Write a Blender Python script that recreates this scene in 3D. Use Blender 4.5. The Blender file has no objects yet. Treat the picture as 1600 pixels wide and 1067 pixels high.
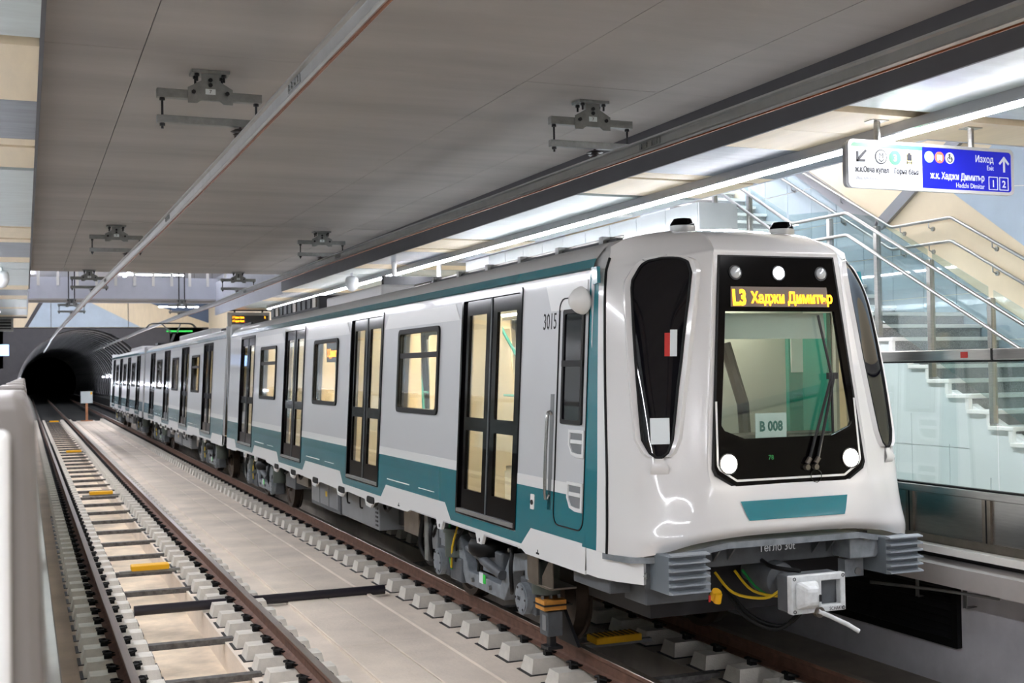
import bpy, bmesh, math, random
from mathutils import Vector, Matrix
random.seed(7)
SC = bpy.context.scene
COL = SC.collection
# ------------------------------------------------------------------ camera, world, exposure
F_PX, YAW, PITCH, ROLL = 1868.57, 0.387459, 0.022706, -0.015672
CAM = Vector((-5.42, 0.0, 2.52))
cd = bpy.data.cameras.new('camera'); cam = bpy.data.objects.new('camera', cd); COL.objects.link(cam)
cd.sensor_fit = 'HORIZONTAL'; cd.sensor_width = 36.0; cd.lens = F_PX * 36.0 / 1600.0
cd.clip_start = 0.05; cd.clip_end = 400
_f = Vector((math.sin(YAW) * math.cos(PITCH), math.cos(YAW) * math.cos(PITCH), math.sin(PITCH)))
_r = Vector((math.cos(YAW), -math.sin(YAW), 0)); _u = _r.cross(_f)
_R = _r * math.cos(ROLL) + _u * math.sin(ROLL); _U = -_r * math.sin(ROLL) + _u * math.cos(ROLL)
cam.matrix_world = Matrix(((_R.x, _U.x, -_f.x, CAM.x), (_R.y, _U.y, -_f.y, CAM.y), (_R.z, _U.z, -_f.z, CAM.z), (0, 0, 0, 1)))
cd.dof.use_dof = True; cd.dof.focus_distance = 10.0; cd.dof.aperture_fstop = 4.0
SC.camera = cam
world = bpy.data.worlds.new('world'); SC.world = world; world.use_nodes = True
world.node_tree.nodes['Background'].inputs[0].default_value = (0.9, 0.95, 1.0, 1)
world.node_tree.nodes['Background'].inputs[1].default_value = 0.25
vs = SC.view_settings
vs.view_transform = 'Standard'; vs.look = 'None'; vs.gamma = 1.0; vs.use_curve_mapping = False
vs.exposure = 2.4
SC.cycles.diffuse_bounces = 6
STRIP_LIGHT = 15.5      # platform light lines
SALOON_LIGHT = 4.5      # lamps inside the train

# ------------------------------------------------------------------ materials
def lin(c):
    if isinstance(c, str):
        c = [int(c[i:i + 2], 16) / 255 for i in (1, 3, 5)]
    return tuple((x / 12.92 if x <= 0.04045 else ((x + 0.055) / 1.055) ** 2.4) for x in c) + (1.0,)
MATS = {}
def mat(name, col, rough=0.5, metal=0.0, var=0.0, scale=3.0, bump=0.0, bscale=40.0, coat=0.0, stretch=None, emit=0.0, spec=0.5, col2=None, wear=None):
    if name in MATS: return MATS[name]
    m = bpy.data.materials.new(name); m.use_nodes = True; nt = m.node_tree; N = nt.nodes; L = nt.links
    b = N['Principled BSDF']; c = lin(col)
    b.inputs['Base Color'].default_value = c
    b.inputs['Roughness'].default_value = rough; b.inputs['Metallic'].default_value = metal
    b.inputs['Coat Weight'].default_value = coat; b.inputs['Coat Roughness'].default_value = 0.06
    b.inputs['Specular IOR Level'].default_value = spec
    if emit:
        b.inputs['Emission Color'].default_value = c; b.inputs['Emission Strength'].default_value = emit
    if var or bump or col2:
        tc = N.new('ShaderNodeTexCoord'); mp = N.new('ShaderNodeMapping')
        L.new(tc.outputs['Object'], mp.inputs[0])
        if stretch: mp.inputs['Scale'].default_value = stretch
        n = N.new('ShaderNodeTexNoise'); n.inputs['Scale'].default_value = scale; n.inputs['Detail'].default_value = 6; n.inputs['Roughness'].default_value = 0.6
        L.new(mp.outputs[0], n.inputs['Vector'])
        if var or col2:
            cr = N.new('ShaderNodeValToRGB'); L.new(n.outputs['Fac'], cr.inputs[0])
            lo = tuple(max(0, x * (1 - var)) for x in c[:3]) + (1,); hi = tuple(min(1, x * (1 + var)) for x in c[:3]) + (1,)
            if col2: lo = lin(col2); hi = c
            cr.color_ramp.elements[0].position = 0.32; cr.color_ramp.elements[1].position = 0.68
            cr.color_ramp.elements[0].color = lo; cr.color_ramp.elements[1].color = hi
            L.new(cr.outputs[0], b.inputs['Base Color'])
        if bump:
            n2 = N.new('ShaderNodeTexNoise'); n2.inputs['Scale'].default_value = bscale; n2.inputs['Detail'].default_value = 4
            L.new(mp.outputs[0], n2.inputs['Vector'])
            bp = N.new('ShaderNodeBump'); bp.inputs['Strength'].default_value = bump; bp.inputs['Distance'].default_value = 0.02
            L.new(n2.outputs['Fac'], bp.inputs['Height']); L.new(bp.outputs[0], b.inputs['Normal'])
    MATS[name] = m
    return m
def glass(name, tint='#eef6f4', refl=1.0, dark=0.0):
    if name in MATS: return MATS[name]
    m = bpy.data.materials.new(name); m.use_nodes = True; nt = m.node_tree; N = nt.nodes; L = nt.links
    N.remove(N['Principled BSDF']); out = N['Material Output']
    t = N.new('ShaderNodeBsdfTransparent'); t.inputs[0].default_value = lin(tint)
    g = N.new('ShaderNodeBsdfGlossy'); g.inputs['Roughness'].default_value = 0.02; g.inputs[0].default_value = (1, 1, 1, 1)
    lw = N.new('ShaderNodeLayerWeight'); lw.inputs[0].default_value = 0.5
    pw = N.new('ShaderNodeMath'); pw.operation = 'POWER'; pw.inputs[1].default_value = 4.0; L.new(lw.outputs['Facing'], pw.inputs[0])
    mul = N.new('ShaderNodeMath'); mul.operation = 'MULTIPLY_ADD'; mul.inputs[1].default_value = 0.9; mul.inputs[2].default_value = 0.045 * refl; L.new(pw.outputs[0], mul.inputs[0])
    mx = N.new('ShaderNodeMixShader'); L.new(mul.outputs[0], mx.inputs[0]); L.new(t.outputs[0], mx.inputs[1]); L.new(g.outputs[0], mx.inputs[2])
    L.new(mx.outputs[0], out.inputs[0])
    MATS[name] = m
    return m
def emis(name, col, s):
    if name in MATS: return MATS[name]
    m = bpy.data.materials.new(name); m.use_nodes = True; nt = m.node_tree; N = nt.nodes
    b = N['Principled BSDF']; b.inputs['Base Color'].default_value = lin(col); b.inputs['Emission Color'].default_value = lin(col); b.inputs['Emission Strength'].default_value = s
    MATS[name] = m
    return m

M = dict(
    grey=mat('paint_grey', '#c8cacc', 0.34, coat=0.22),
    white=mat('paint_white', '#e6e7e6', 0.32, coat=0.35),
    mask=mat('paint_mask_white', '#dedddb', 0.22, coat=0.8),
    teal=mat('paint_teal', '#0b7480', 0.25, coat=0.7),
    roofp=mat('paint_roof', '#b9b9b8', 0.4, coat=0.3),
    black=mat('black_gloss', '#070506', 0.10, spec=0.13),
    dglass=mat('dark_glass', '#0b0b10', 0.03, spec=0.6),
    rubber=mat('rubber', '#0a0a0b', 0.55, spec=0.3),
    frame=mat('bogie_grey', '#7f858a', 0.5, var=0.25, scale=8),
    dgrey=mat('underframe_grey', '#54585c', 0.5, var=0.2, scale=6),
    dark=mat('dark_metal', '#17171a', 0.5),
    lbox=mat('equipment_grey', '#7d8082', 0.45, var=0.08),
    steel=mat('stainless', '#a9a8a4', 0.28, metal=1.0, var=0.08, scale=5, stretch=(1, 1, 12)),
    bsteel=mat('brushed_steel_brown', '#8e867c', 0.35, metal=0.9, var=0.15, scale=6),
    galv=mat('galvanised', '#8f918f', 0.45, metal=0.6, var=0.15, scale=12),
    alu=mat('aluminium', '#b4b5b4', 0.35, metal=0.8, var=0.08, scale=4),
    copper=mat('copper', '#b06a48', 0.25, metal=1.0),
    wheel=mat('wheel_steel', '#4a3f36', 0.45, metal=0.7, var=0.3),
    railtop=mat('rail_running_face', '#9b8f83', 0.3, metal=0.85, var=0.12, scale=6, stretch=(6, .2, 6)),
    rust=mat('rail_rust', '#684a3c', 0.75, var=0.3, scale=9),
    conc=mat('trackbed_concrete', '#e0d3c4', 0.85, var=0.14, scale=1.1, bump=0.25, bscale=25),
    block=mat('sleeper_concrete', '#d6d1c7', 0.85, var=0.12, scale=5, bump=0.25, bscale=60),
    trough=mat('trough_concrete', '#dccbb4', 0.7, var=0.35, scale=1.3, bump=0.2, bscale=18),
    slab=mat('ceiling_concrete', '#aba6a2', 0.8, var=0.13, scale=0.7, stretch=(0.35, 1.6, 1), bump=0.08, bscale=12),
    tiebar=mat('tie_bar', '#5b5957', 0.7, var=0.5, scale=14),
    bal=mat('balise_yellow', '#f0b40a', 0.5),
    pipe=mat('black_pipe', '#26232a', 0.35),
    beige=mat('panel_beige', '#e6d5b6', 0.45, var=0.05, scale=1.2, stretch=(8, 1, 1)),
    mint=mat('panel_grey_green', '#b9c4c4', 0.35, var=0.10, scale=1.6, stretch=(1, 5, 1)),
    slate=mat('panel_slate', '#6d7681', 0.35, var=0.22, scale=2.0, stretch=(1, 6, 1)),
    blue=mat('panel_pale_blue', '#b4c4d2', 0.45, var=0.06, scale=1.5),
    navy=mat('panel_dark_blue', '#5d6d86', 0.45, var=0.10, scale=1.5),
    dfascia=mat('fascia_dark', '#4d4c50', 0.6, var=0.06),
    gap=mat('gap_dark', '#3d3a3a', 0.8),
    lilac=mat('bridge_lilac', '#c9ccd6', 0.6, var=0.03),
    wallg=mat('wall_concrete_grey', '#d6d5db', 0.8, var=0.14, scale=1.6, bump=0.1, bscale=14),
    edge=mat('edge_concrete', '#b1adab', 0.75, var=0.10, scale=2),
    tile=mat('tile_pale', '#d5dbdb', 0.18, var=0.03, scale=1.5),
    tileg=mat('tile_grey', '#b6bcbc', 0.25, var=0.05, scale=1.5),
    tileb=mat('tile_blue_grey', '#a9b6bc', 0.25, var=0.06, scale=1.5),
    grout=mat('grout', '#eceeee', 0.8),
    granite=mat('granite_speckled', '#b4b4b4', 0.5, col2='#5d5e61', scale=130),
    whites=mat('white_stone', '#e9e8e4', 0.5, var=0.04),
    pfloor=mat('platform_granite', '#a6a5a2', 0.3, col2='#8b8a88', scale=60),
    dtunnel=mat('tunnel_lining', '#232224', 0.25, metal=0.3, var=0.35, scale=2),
    tunrib=mat('tunnel_rib', '#a09fa1', 0.3, metal=0.7, var=0.2, scale=3),
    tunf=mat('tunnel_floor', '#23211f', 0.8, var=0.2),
    cream=mat('saloon_cream', '#ecdcc0', 0.5),
    creamf=mat('saloon_floor', '#8b8478', 0.5),
    tealp=mat('saloon_teal_pole', '#2fa596', 0.3, coat=0.4),
    cabg=mat('cab_grey', '#c9cbc4', 0.6),
    cabt=mat('cab_teal', '#2f9c8d', 0.5),
    lampg=mat('lamp_glass_dim', '#c6ccd0', 0.12, metal=0.3),
    amber=emis('led_amber', '#ff9a10', 1.3),
    ledbg=mat('led_background', '#6e6258', 0.5),
    head=emis('headlight_lit', '#fff3e2', 14.0),
    head2=emis('top_light_lit', '#f6f8ff', 8.0),
    paper=mat('paper', '#e2e9ea', 0.7),
    ink=mat('ink_dark', '#141516', 0.6),
    inkteal=mat('ink_teal', '#1d6b66', 0.6),
    red=mat('red_notice', '#c22a22', 0.5),
    orange=mat('wood_orange', '#cf8f3c', 0.55, var=0.15, scale=14),
    yel=mat('cable_yellow', '#d8b21c', 0.5),
    grn=mat('cable_green', '#1e9447', 0.5),
    lgreen=mat('label_green', '#37d84f', 0.5),
    coup=mat('coupler_white', '#cfd3d4', 0.5, var=0.12, scale=16),
    sblue=mat('sign_blue', '#1119a8', 0.3, emit=0.1),
    swhite=mat('sign_white', '#ccd0d3', 0.3, emit=0.05),
    sgreen=mat('sign_green', '#3c9a58', 0.3, emit=0.12),
    sgreen2=mat('sign_green_disc', '#4bb464', 0.3, emit=0.12),
    sorange=mat('sign_red_disc', '#f2684a', 0.3, emit=0.12),
    syel=mat('sign_yellow_disc', '#fbe27a', 0.3, emit=0.12),
    scyan=mat('sign_cyan_disc', '#8fd0f2', 0.3, emit=0.12),
    sink=mat('sign_ink', '#1c1e26', 0.5),
    sfaint=mat('sign_faint_ink', '#a9abb2', 0.5),
    signside=mat('sign_case', '#9a9a9c', 0.35, metal=0.6),
    strip=emis('light_strip', '#f6f7ff', STRIP_LIGHT),
    saloon=emis('saloon_lamp', '#fff1dc', SALOON_LIGHT),
    tunlamp=emis('tunnel_lamp', '#eef4ff', 70.0),
    screen=emis('blue_screen', '#9fc4ff', .4),
    greensign=emis('green_sign', '#39d35a', .12),
    postrust=mat('post_rust', '#a3714f', 0.7, var=0.2),
    domew=mat('dome_white', '#e6e8ea', 0.25, coat=0.5),
    gwin=glass('clear_glass', '#f2f6f5', 1.0),
    gcab=glass('cab_glass', '#edf4f1', 1.2),
    gbal=glass('balustrade_glass', '#edf5f5', 1.3),
    gbar=glass('barrier_glass', '#eef4f2', 1.2),
)

# ------------------------------------------------------------------ mesh helpers
class MB:
    def __init__(s): s.v = []; s.f = []; s.m = []; s.mats = []; s.cur = 0
    def use(s, m):
        if m not in s.mats: s.mats.append(m)
        s.cur = s.mats.index(m); return s
    def add(s, vs, fs):
        o = len(s.v); s.v += [tuple(v) for v in vs]
        for f in fs: s.f.append([i + o for i in f]); s.m.append(s.cur)
        return s
    def box(s, x0, x1, y0, y1, z0, z1):
        if x0 > x1: x0, x1 = x1, x0
        if y0 > y1: y0, y1 = y1, y0
        if z0 > z1: z0, z1 = z1, z0
        return s.add([(x0, y0, z0), (x1, y0, z0), (x1, y1, z0), (x0, y1, z0), (x0, y0, z1), (x1, y0, z1), (x1, y1, z1), (x0, y1, z1)],
                     [(0, 3, 2, 1), (4, 5, 6, 7), (0, 1, 5, 4), (1, 2, 6, 5), (2, 3, 7, 6), (3, 0, 4, 7)])
    def hexa(s, p): return s.add(p, [(0, 3, 2, 1), (4, 5, 6, 7), (0, 1, 5, 4), (1, 2, 6, 5), (2, 3, 7, 6), (3, 0, 4, 7)])
    def cyl(s, p0, p1, r0, r1=None, n=12, caps=True):
        p0 = Vector(p0); p1 = Vector(p1); r1 = r0 if r1 is None else r1
        d = (p1 - p0).normalized(); a = d.orthogonal().normalized(); b = d.cross(a)
        vs = []
        for k in range(n):
            t = 2 * math.pi * k / n; e = a * math.cos(t) + b * math.sin(t); vs += [p0 + e * r0, p1 + e * r1]
        fs = [(2 * k, 2 * ((k + 1) % n), 2 * ((k + 1) % n) + 1, 2 * k + 1) for k in range(n)]
        if caps: fs += [tuple(2 * k for k in range(n))[::-1], tuple(2 * k + 1 for k in range(n))]
        return s.add(vs, fs)
    def lathe(s, prof, c, ax, n=16):
        """prof: (radius, along) list about axis ax through c"""
        c = Vector(c); d = Vector(ax).normalized(); a = d.orthogonal().normalized(); b = d.cross(a); vs = []
        for r, h in prof:
            for k in range(n):
                t = 2 * math.pi * k / n; vs.append(c + d * h + (a * math.cos(t) + b * math.sin(t)) * r)
        fs = []
        for i in range(len(prof) - 1):
            for k in range(n):
                k2 = (k + 1) % n; fs.append((i * n + k, i * n + k2, (i + 1) * n + k2, (i + 1) * n + k))
        fs.append(tuple(range(n))[::-1]); fs.append(tuple((len(prof) - 1) * n + k for k in range(n)))
        return s.add(vs, fs)
    def tube(s, pts, r, n=8):
        pts = [Vector(p) for p in pts]; rings = []; prev = None
        for i, p in enumerate(pts):
            d = (pts[min(i + 1, len(pts) - 1)] - pts[max(i - 1, 0)]).normalized()
            a = d.orthogonal().normalized() if prev is None else (prev - d * prev.dot(d)).normalized()
            prev = a; b = d.cross(a)
            rings.append([p + (a * math.cos(2 * math.pi * k / n) + b * math.sin(2 * math.pi * k / n)) * r for k in range(n)])
        fs = []
        for i in range(len(pts) - 1):
            for k in range(n):
                k2 = (k + 1) % n; fs.append((i * n + k, i * n + k2, (i + 1) * n + k2, (i + 1) * n + k))
        fs.append(tuple(range(n))[::-1]); fs.append(tuple((len(pts) - 1) * n + k for k in range(n)))
        return s.add([v for rr in rings for v in rr], fs)
    def prism(s, poly, P, d0, d1):
        """poly of (a,b); P(a,b,d)->xyz, extruded d0..d1"""
        n = len(poly); vs = [P(a, b, d0) for a, b in poly] + [P(a, b, d1) for a, b in poly]
        fs = [tuple(range(n))[::-1], tuple(range(n, 2 * n))] + [(k, (k + 1) % n, n + (k + 1) % n, n + k) for k in range(n)]
        return s.add(vs, fs)
    def ring(s, outer, inner, P, d0, d1):
        n = len(outer); vs = []
        for pl, d in ((outer, d0), (outer, d1), (inner, d1), (inner, d0)): vs += [P(a, b, d) for a, b in pl]
        fs = []
        for q in range(4):
            q2 = (q + 1) % 4
            for k in range(n):
                k2 = (k + 1) % n; fs.append((q * n + k, q * n + k2, q2 * n + k2, q2 * n + k))
        return s.add(vs, fs)
    def grid(s, us, vs_, P, d0, d1, skip):
        """panel with rectangular openings, thickness d0..d1, edges closed"""
        nu, nv = len(us) - 1, len(vs_) - 1
        solid = [[not skip((us[i] + us[i + 1]) / 2, (vs_[j] + vs_[j + 1]) / 2) for j in range(nv)] for i in range(nu)]
        g = lambda i, j: 0 <= i < nu and 0 <= j < nv and solid[i][j]
        for i in range(nu):
            for j in range(nv):
                if not solid[i][j]: continue
                a0, a1, b0, b1 = us[i], us[i + 1], vs_[j], vs_[j + 1]
                p = [P(a0, b0, d0), P(a1, b0, d0), P(a1, b1, d0), P(a0, b1, d0), P(a0, b0, d1), P(a1, b0, d1), P(a1, b1, d1), P(a0, b1, d1)]
                fs = [(0, 3, 2, 1), (4, 5, 6, 7)]
                if not g(i, j - 1): fs.append((0, 1, 5, 4))
                if not g(i + 1, j): fs.append((1, 2, 6, 5))
                if not g(i, j + 1): fs.append((2, 3, 7, 6))
                if not g(i - 1, j): fs.append((3, 0, 4, 7))
                s.add(p, fs)
        return s
    def mesh(s, name, m=None, smooth=False):
        me = bpy.data.meshes.new(name); me.from_pydata(s.v, [], s.f)
        for q in ([m] if m else s.mats): me.materials.append(q)
        if not m:
            for p, k in zip(me.polygons, s.m): p.material_index = k
        bm = bmesh.new(); bm.from_mesh(me)
        bmesh.ops.remove_doubles(bm, verts=bm.verts, dist=1e-5)
        bmesh.ops.recalc_face_normals(bm, faces=bm.faces)
        bm.to_mesh(me); bm.free()
        if smooth:
            for p in me.polygons: p.use_smooth = True
            if smooth is not True: me.set_sharp_from_angle(angle=math.radians(smooth))
        me.update(); return me
    def build(s, name, m=None, parent=None, smooth=False, bevel=0.0, loc=None):
        return link(name, s.mesh(name, m, smooth), parent, bevel, loc)
def link(name, me, parent=None, bevel=0.0, loc=None):
    o = bpy.data.objects.new(name, me); COL.objects.link(o)
    if parent: o.parent = parent
    if loc: o.location = loc
    if bevel:
        b = o.modifiers.new('bevel', 'BEVEL'); b.width = bevel; b.segments = 2; b.limit_method = 'ANGLE'; b.angle_limit = 0.6
    return o
def tag(o, label=None, cat=None, group=None, kind=None):
    if label: o['label'] = label
    if cat: o['category'] = cat
    if group: o['group'] = group
    if kind: o['kind'] = kind
    return o
def struct(o, label=None): o['kind'] = 'structure'; return tag(o, label)
def empty(name, loc=(0, 0, 0)):
    o = bpy.data.objects.new(name, None); COL.objects.link(o); o.location = loc; o.empty_display_size = 0.2; return o
def copy_tree(o, parent=None, loc=None):
    c = o.copy(); COL.objects.link(c); c.parent = parent
    if loc is not None: c.location = loc
    for ch in list(o.children): copy_tree(ch, c)
    return c
def one_box(name, m, parent, *a, bevel=0.0): return MB().box(*a).build(name, m, parent, bevel=bevel)
def rrect(a0, a1, b0, b1, r, n=4):
    pts = []
    for ca, cb, t0 in ((a1 - r, b1 - r, 0), (a0 + r, b1 - r, 90), (a0 + r, b0 + r, 180), (a1 - r, b0 + r, 270)):
        for k in range(n + 1):
            t = math.radians(t0 + 90 * k / n); pts.append((ca + r * math.cos(t), cb + r * math.sin(t)))
    return pts
def text(name, body, size, m, parent, loc, right, up, sx=1.0, align='LEFT', extrude=0.002, bold=0.0, valign='BOTTOM_BASELINE'):
    cu = bpy.data.curves.new(name, 'FONT'); cu.body = body; cu.size = size; cu.extrude = extrude; cu.align_x = align; cu.offset = bold; cu.align_y = valign
    cu.resolution_u = 2
    o = bpy.data.objects.new(name + '_tmp', cu); COL.objects.link(o)
    dg = bpy.context.evaluated_depsgraph_get(); me = bpy.data.meshes.new_from_object(o.evaluated_get(dg))
    bpy.data.objects.remove(o)
    R = Vector(right).normalized(); U = Vector(up).normalized(); W = R.cross(U)
    me.transform(Matrix(((R.x * sx, U.x, W.x, loc[0]), (R.y * sx, U.y, W.y, loc[1]), (R.z * sx, U.z, W.z, loc[2]), (0, 0, 0, 1))))
    me.materials.clear(); me.materials.append(m); me.name = name
    return link(name, me, parent)
ID = lambda a, b, d: (a, b, d)
XY = lambda a, b, d: (a, b, d)          # plan polygon, extruded in z
XZ = lambda a, b, d: (a, d, b)          # front polygon, extruded in y
YZ = lambda a, b, d: (d, a, b)          # side polygon, extruded in x
Y0, Y1 = -14.0, 79.0                    # station hall
LX = -3.836                             # centre of the empty track
# ================================================================== THE HALL
PZ = 0.98                                # platform level
CZ = 4.80                                # platform ceiling
SZ = 5.27                                # concrete soffit over the tracks
SLAB_END = 33.6
# ---- trackbed
fl = struct(one_box('floor', M['trough'], None, -6.2, 2.4, Y0, Y1, -0.9, -0.62), 'stained pale concrete bottom of the track troughs')
beds = []
for i, (x0, x1, z1) in enumerate(((-5.75, -4.27, -.325), (-3.47, -2.46, -.325), (-1.40, -.36, -.325), (.36, 2.1, -.325))):
    b = struct(one_box('trackbed_strip', M['conc'] if i < 3 else mat('dirty_bed_concrete', '#9d958b', .8, var=.2, scale=1.5), None, x0, x1, Y0, Y1, -.62, z1),  # last strip darker: dirt and the train's shade put into the colour
               ['concrete bed strip beside the left platform edge', 'concrete bed strip under the right rail of the empty track', 'concrete bed strip under the near rail of the train track', 'concrete bed strip at the foot of the right platform wall'][i])
    beds.append(b)
struct(one_box('trackbed_strip', mat('dirty_trough_concrete', '#7b736a', .7, var=.3, scale=1.5), None, -.36, .36, Y0, Y1, -.62, -.60), 'dirty dark concrete trough bottom between the rails under the train')  # concrete darkened for the train's shade as well as dirt
ms = struct(one_box('trackbed_slab', M['conc'], None, -2.46, -1.40, Y0, Y1, -.62, -.30), 'pale concrete walkway slab between the two tracks')
yy = Y0; k = 0
while yy < Y1 - .1:
    y2 = min(Y1, yy + 5.2)
    for (x0, x1) in ((-2.45, -1.955), (-1.945, -1.47)):
        one_box('concrete_slab', M['conc'], ms, x0, x1, yy + .006, y2 - .006, -.302, -.283 + random.uniform(-.003, .003), bevel=.008)
    yy = y2
MB().prism([(-1.47, -.305), (-1.455, -.272), (-1.415, -.272), (-1.395, -.325)], XZ, Y0, Y1).build('kerb_ridge', M['conc'], ms)
# ---- soffit over the tracks
ceil = struct(empty('ceiling'), 'grey concrete soffit over the two tracks')
for y0, y1 in ((Y0, -2.0), (-1.99, 10.5), (10.506, 22.5), (22.53, SLAB_END)):
    for xa, xb in ((-5.31, -4.475), (-4.467, -.955), (-.947, .496), (.504, 1.33)): one_box('concrete_panel', M['slab'], ceil, xa, xb, y0, y1, SZ + random.uniform(0, .003), SZ + .3)
# ---- platform ceilings with cross stripes
STR = [(-14, -9, 'mint'), (-8.9, -7.3, 'beige'), (-7.2, -5.2, 'slate'), (-5.2, -4.8, 'beige'), (-4.7, -3.4, 'beige'), (-3.3, 1.8, 'mint'), (1.95, 3.6, 'mint'), (3.6, 8.62, 'mint'),
       (8.84, 10.64, 'beige'), (10.64, 12.37, 'slate'), (12.37, 12.71, 'beige'), (12.82, 14.08, 'beige'), (14.26, 19.64, 'mint'), (19.81, 21.29, 'beige'), (21.49, 22.0, 'beige'),
       (22.0, 24.73, 'slate'), (24.73, 25.84, 'beige'), (25.94, 27.38, 'mint'), (27.48, 32.4, 'mint'), (32.4, 34.0, 'beige'), (34.0, 36.4, 'slate'), (36.4, 38.2, 'beige'), (38.3, 42.6, 'mint'), (42.6, 43.6, 'beige'), (43.7, 48, 'mint'), (48, 49.4, 'beige')]
VX, VY = 3.15, 9.7                       # edge of the stair void
cl = struct(one_box('ceiling_platform', M['gap'], None, -10.5, -5.31, Y0, 52, CZ + .06, SZ + .3), 'striped panel ceiling over the left platform')
cr = struct(MB().use(M['gap']).box(1.33, 6.0, Y0, VY, CZ + .06, SZ + .3).box(1.33, VX, VY, 24, CZ + .06, SZ + .3).box(1.33, 6.0, 24, 46, CZ + .06, SZ + .3).build('ceiling_platform'), 'striped panel ceiling over the right platform')
for a, b, c in STR:
    one_box('ceiling_panel', M[c], cl, -10.5, -5.30, a + .004, b - .004, CZ, CZ + .06)
    if b < 46:
        segs = []
        if a < VY: segs.append((a, min(b, VY), 6.0))
        if b > VY and a < 24: segs.append((max(a, VY), min(b, 24), VX))
        if b > 24: segs.append((max(a, 24), b, 6.0))
        for q0, q1, xr in segs:
            if q1 - q0 > .02: one_box('ceiling_panel', M[c], cr, 1.335, xr, q0 + .004, q1 - .004, CZ, CZ + .06)
t1 = struct(one_box('trim_1', M['dfascia'], None, 1.30, 1.33, Y0, SLAB_END, CZ - .005, SZ), 'dark grey fascia dropping from the soffit to the right platform ceiling')
t2 = struct(one_box('trim_2', M['dfascia'], None, -5.31, -5.28, Y0, SLAB_END, CZ - .005, SZ), 'dark grey fascia along the left edge of the soffit')
t3 = struct(one_box('trim_3', M['lilac'], None, 1.30, 1.33, SLAB_END, 46.3, CZ - .08, 5.95), 'pale lilac edge of the void on the right')
t4 = struct(one_box('trim_4', M['lilac'], None, -5.33, -5.30, SLAB_END, 46.3, CZ - .08, 5.95), 'pale lilac edge of the void on the left')
t5 = struct(MB().use(M['lilac']).box(VX, VX + .03, VY, 24, CZ - .005, 7.2).box(VX, 6.0, VY - .03, VY, CZ - .005, 7.2).build('trim_5'), 'pale edge of the stair void in the right platform ceiling')
# upper hall
up = struct(MB().use(M['lilac']).box(-9, 6, SLAB_END, 79.3, 8.6, 8.8).box(-9.2, -9, SLAB_END, 79.3, 4.85, 8.8).box(5.9, 6.1, SLAB_END, 79.3, CZ, 8.8).box(-9, 6, SLAB_END - .1, SLAB_END, SZ + .3, 8.8).build('wall_upper_hall'), 'pale walls and lid of the open hall above the far tracks')
struct(MB().use(M['lilac']).box(VX, 6.0, VY, 24, 7.2, 7.3).box(VX, 6.0, 23.9, 24, CZ, 7.2).build('ceiling_void'), 'pale lid over the stair void')
# ---- walls
struct(one_box('wall_left', M['tile'], None, -10.7, -10.5, Y0, Y1, 0, CZ + .1), 'pale tiled back wall of the left platform')
struct(one_box('wall_back', M['wallg'], None, -10.7, 6.2, Y0 - .2, Y0, -.9, SZ + .5), 'grey concrete end wall behind the viewer')
wr = struct(one_box('wall_right_upper', M['beige'], None, 5.64, 5.84, Y0, Y1, PZ - .1, 7.3), 'beige panelled wall behind the staircase')
wl = struct(one_box('wall_right', M['wallg'], None, 2.1, 2.3, Y0, Y1, -.62, .72), 'grey concrete wall below the right platform edge')
struct(one_box('wall_left_lower', M['wallg'], None, -5.95, -5.75, Y0, Y1, -.62, .72), 'grey concrete wall below the left platform edge')
# platforms
pr = struct(MB().use(M['edge']).box(1.5, 2.3, Y0, Y1, .70, .86).use(M['gap']).box(1.78, 2.3, Y0, Y1, .86, .93).use(M['pfloor']).box(1.72, 5.7, Y0, Y1, .93, PZ).use(M['whites']).box(1.62, 1.72, Y0, Y1, .925, PZ + .004).build('floor_platform'), 'right platform floor with white edge strip over a concrete ledge')
plf = struct(MB().use(M['edge']).box(-5.95, -5.24, Y0, Y1, .70, .86).use(M['pfloor']).box(-10.6, -5.36, Y0, Y1, .86, PZ).use(M['whites']).box(-5.36, -5.26, Y0, Y1, .925, PZ + .004).build('floor_platform'), 'left platform floor with white edge strip')
# louvre in the right wall
lv = empty('vent_grille', (2.1, 9.6, 0)); tag(lv, 'large black louvred vent grille low in the right platform wall', 'vent')
MB().ring(rrect(-1.4, 1.4, .03, .63, .01, 1), rrect(-1.33, 1.33, .10, .60, .01, 1), YZ, -.05, 0.0).build('frame', M['rubber'], lv)
one_box('back_plate', M['rubber'], lv, -.012, -.002, -1.33, 1.33, .1, .6)
for i in range(8):
    z = .125 + i * .061
    MB().prism([(-.045, z - .02), (-.04, z - .026), (-.012, z + .024), (-.017, z + .03)], lambda a, b, d: (a, d, b), -1.33, 1.33).build('slat', M['dark'], lv)
for i, y in enumerate((8.03, 8.62)):
    h = MB().box(1.985, 1.995, y - .02, y + .02, .42, .69).box(1.985, 2.1 - .056 * i, y - .02, y + .02, .42, .43).build('cable_bracket', M['galv'], None, bevel=.003)
    tag(h, ['galvanised bracket strip under the right platform ledge nearest the viewer', 'galvanised bracket strip hanging over the black vent grille'][i], 'bracket', 'brackets under the platform ledge')
h = MB().tube([(2.05, 7.7, .55), (1.85, 8.2, .56), (1.55, 8.72, .57)], .014, 8).build('cable_rod', M['galv'], smooth=True)
tag(h, 'thin grey rod projecting from under the right platform ledge', 'rod')

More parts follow.
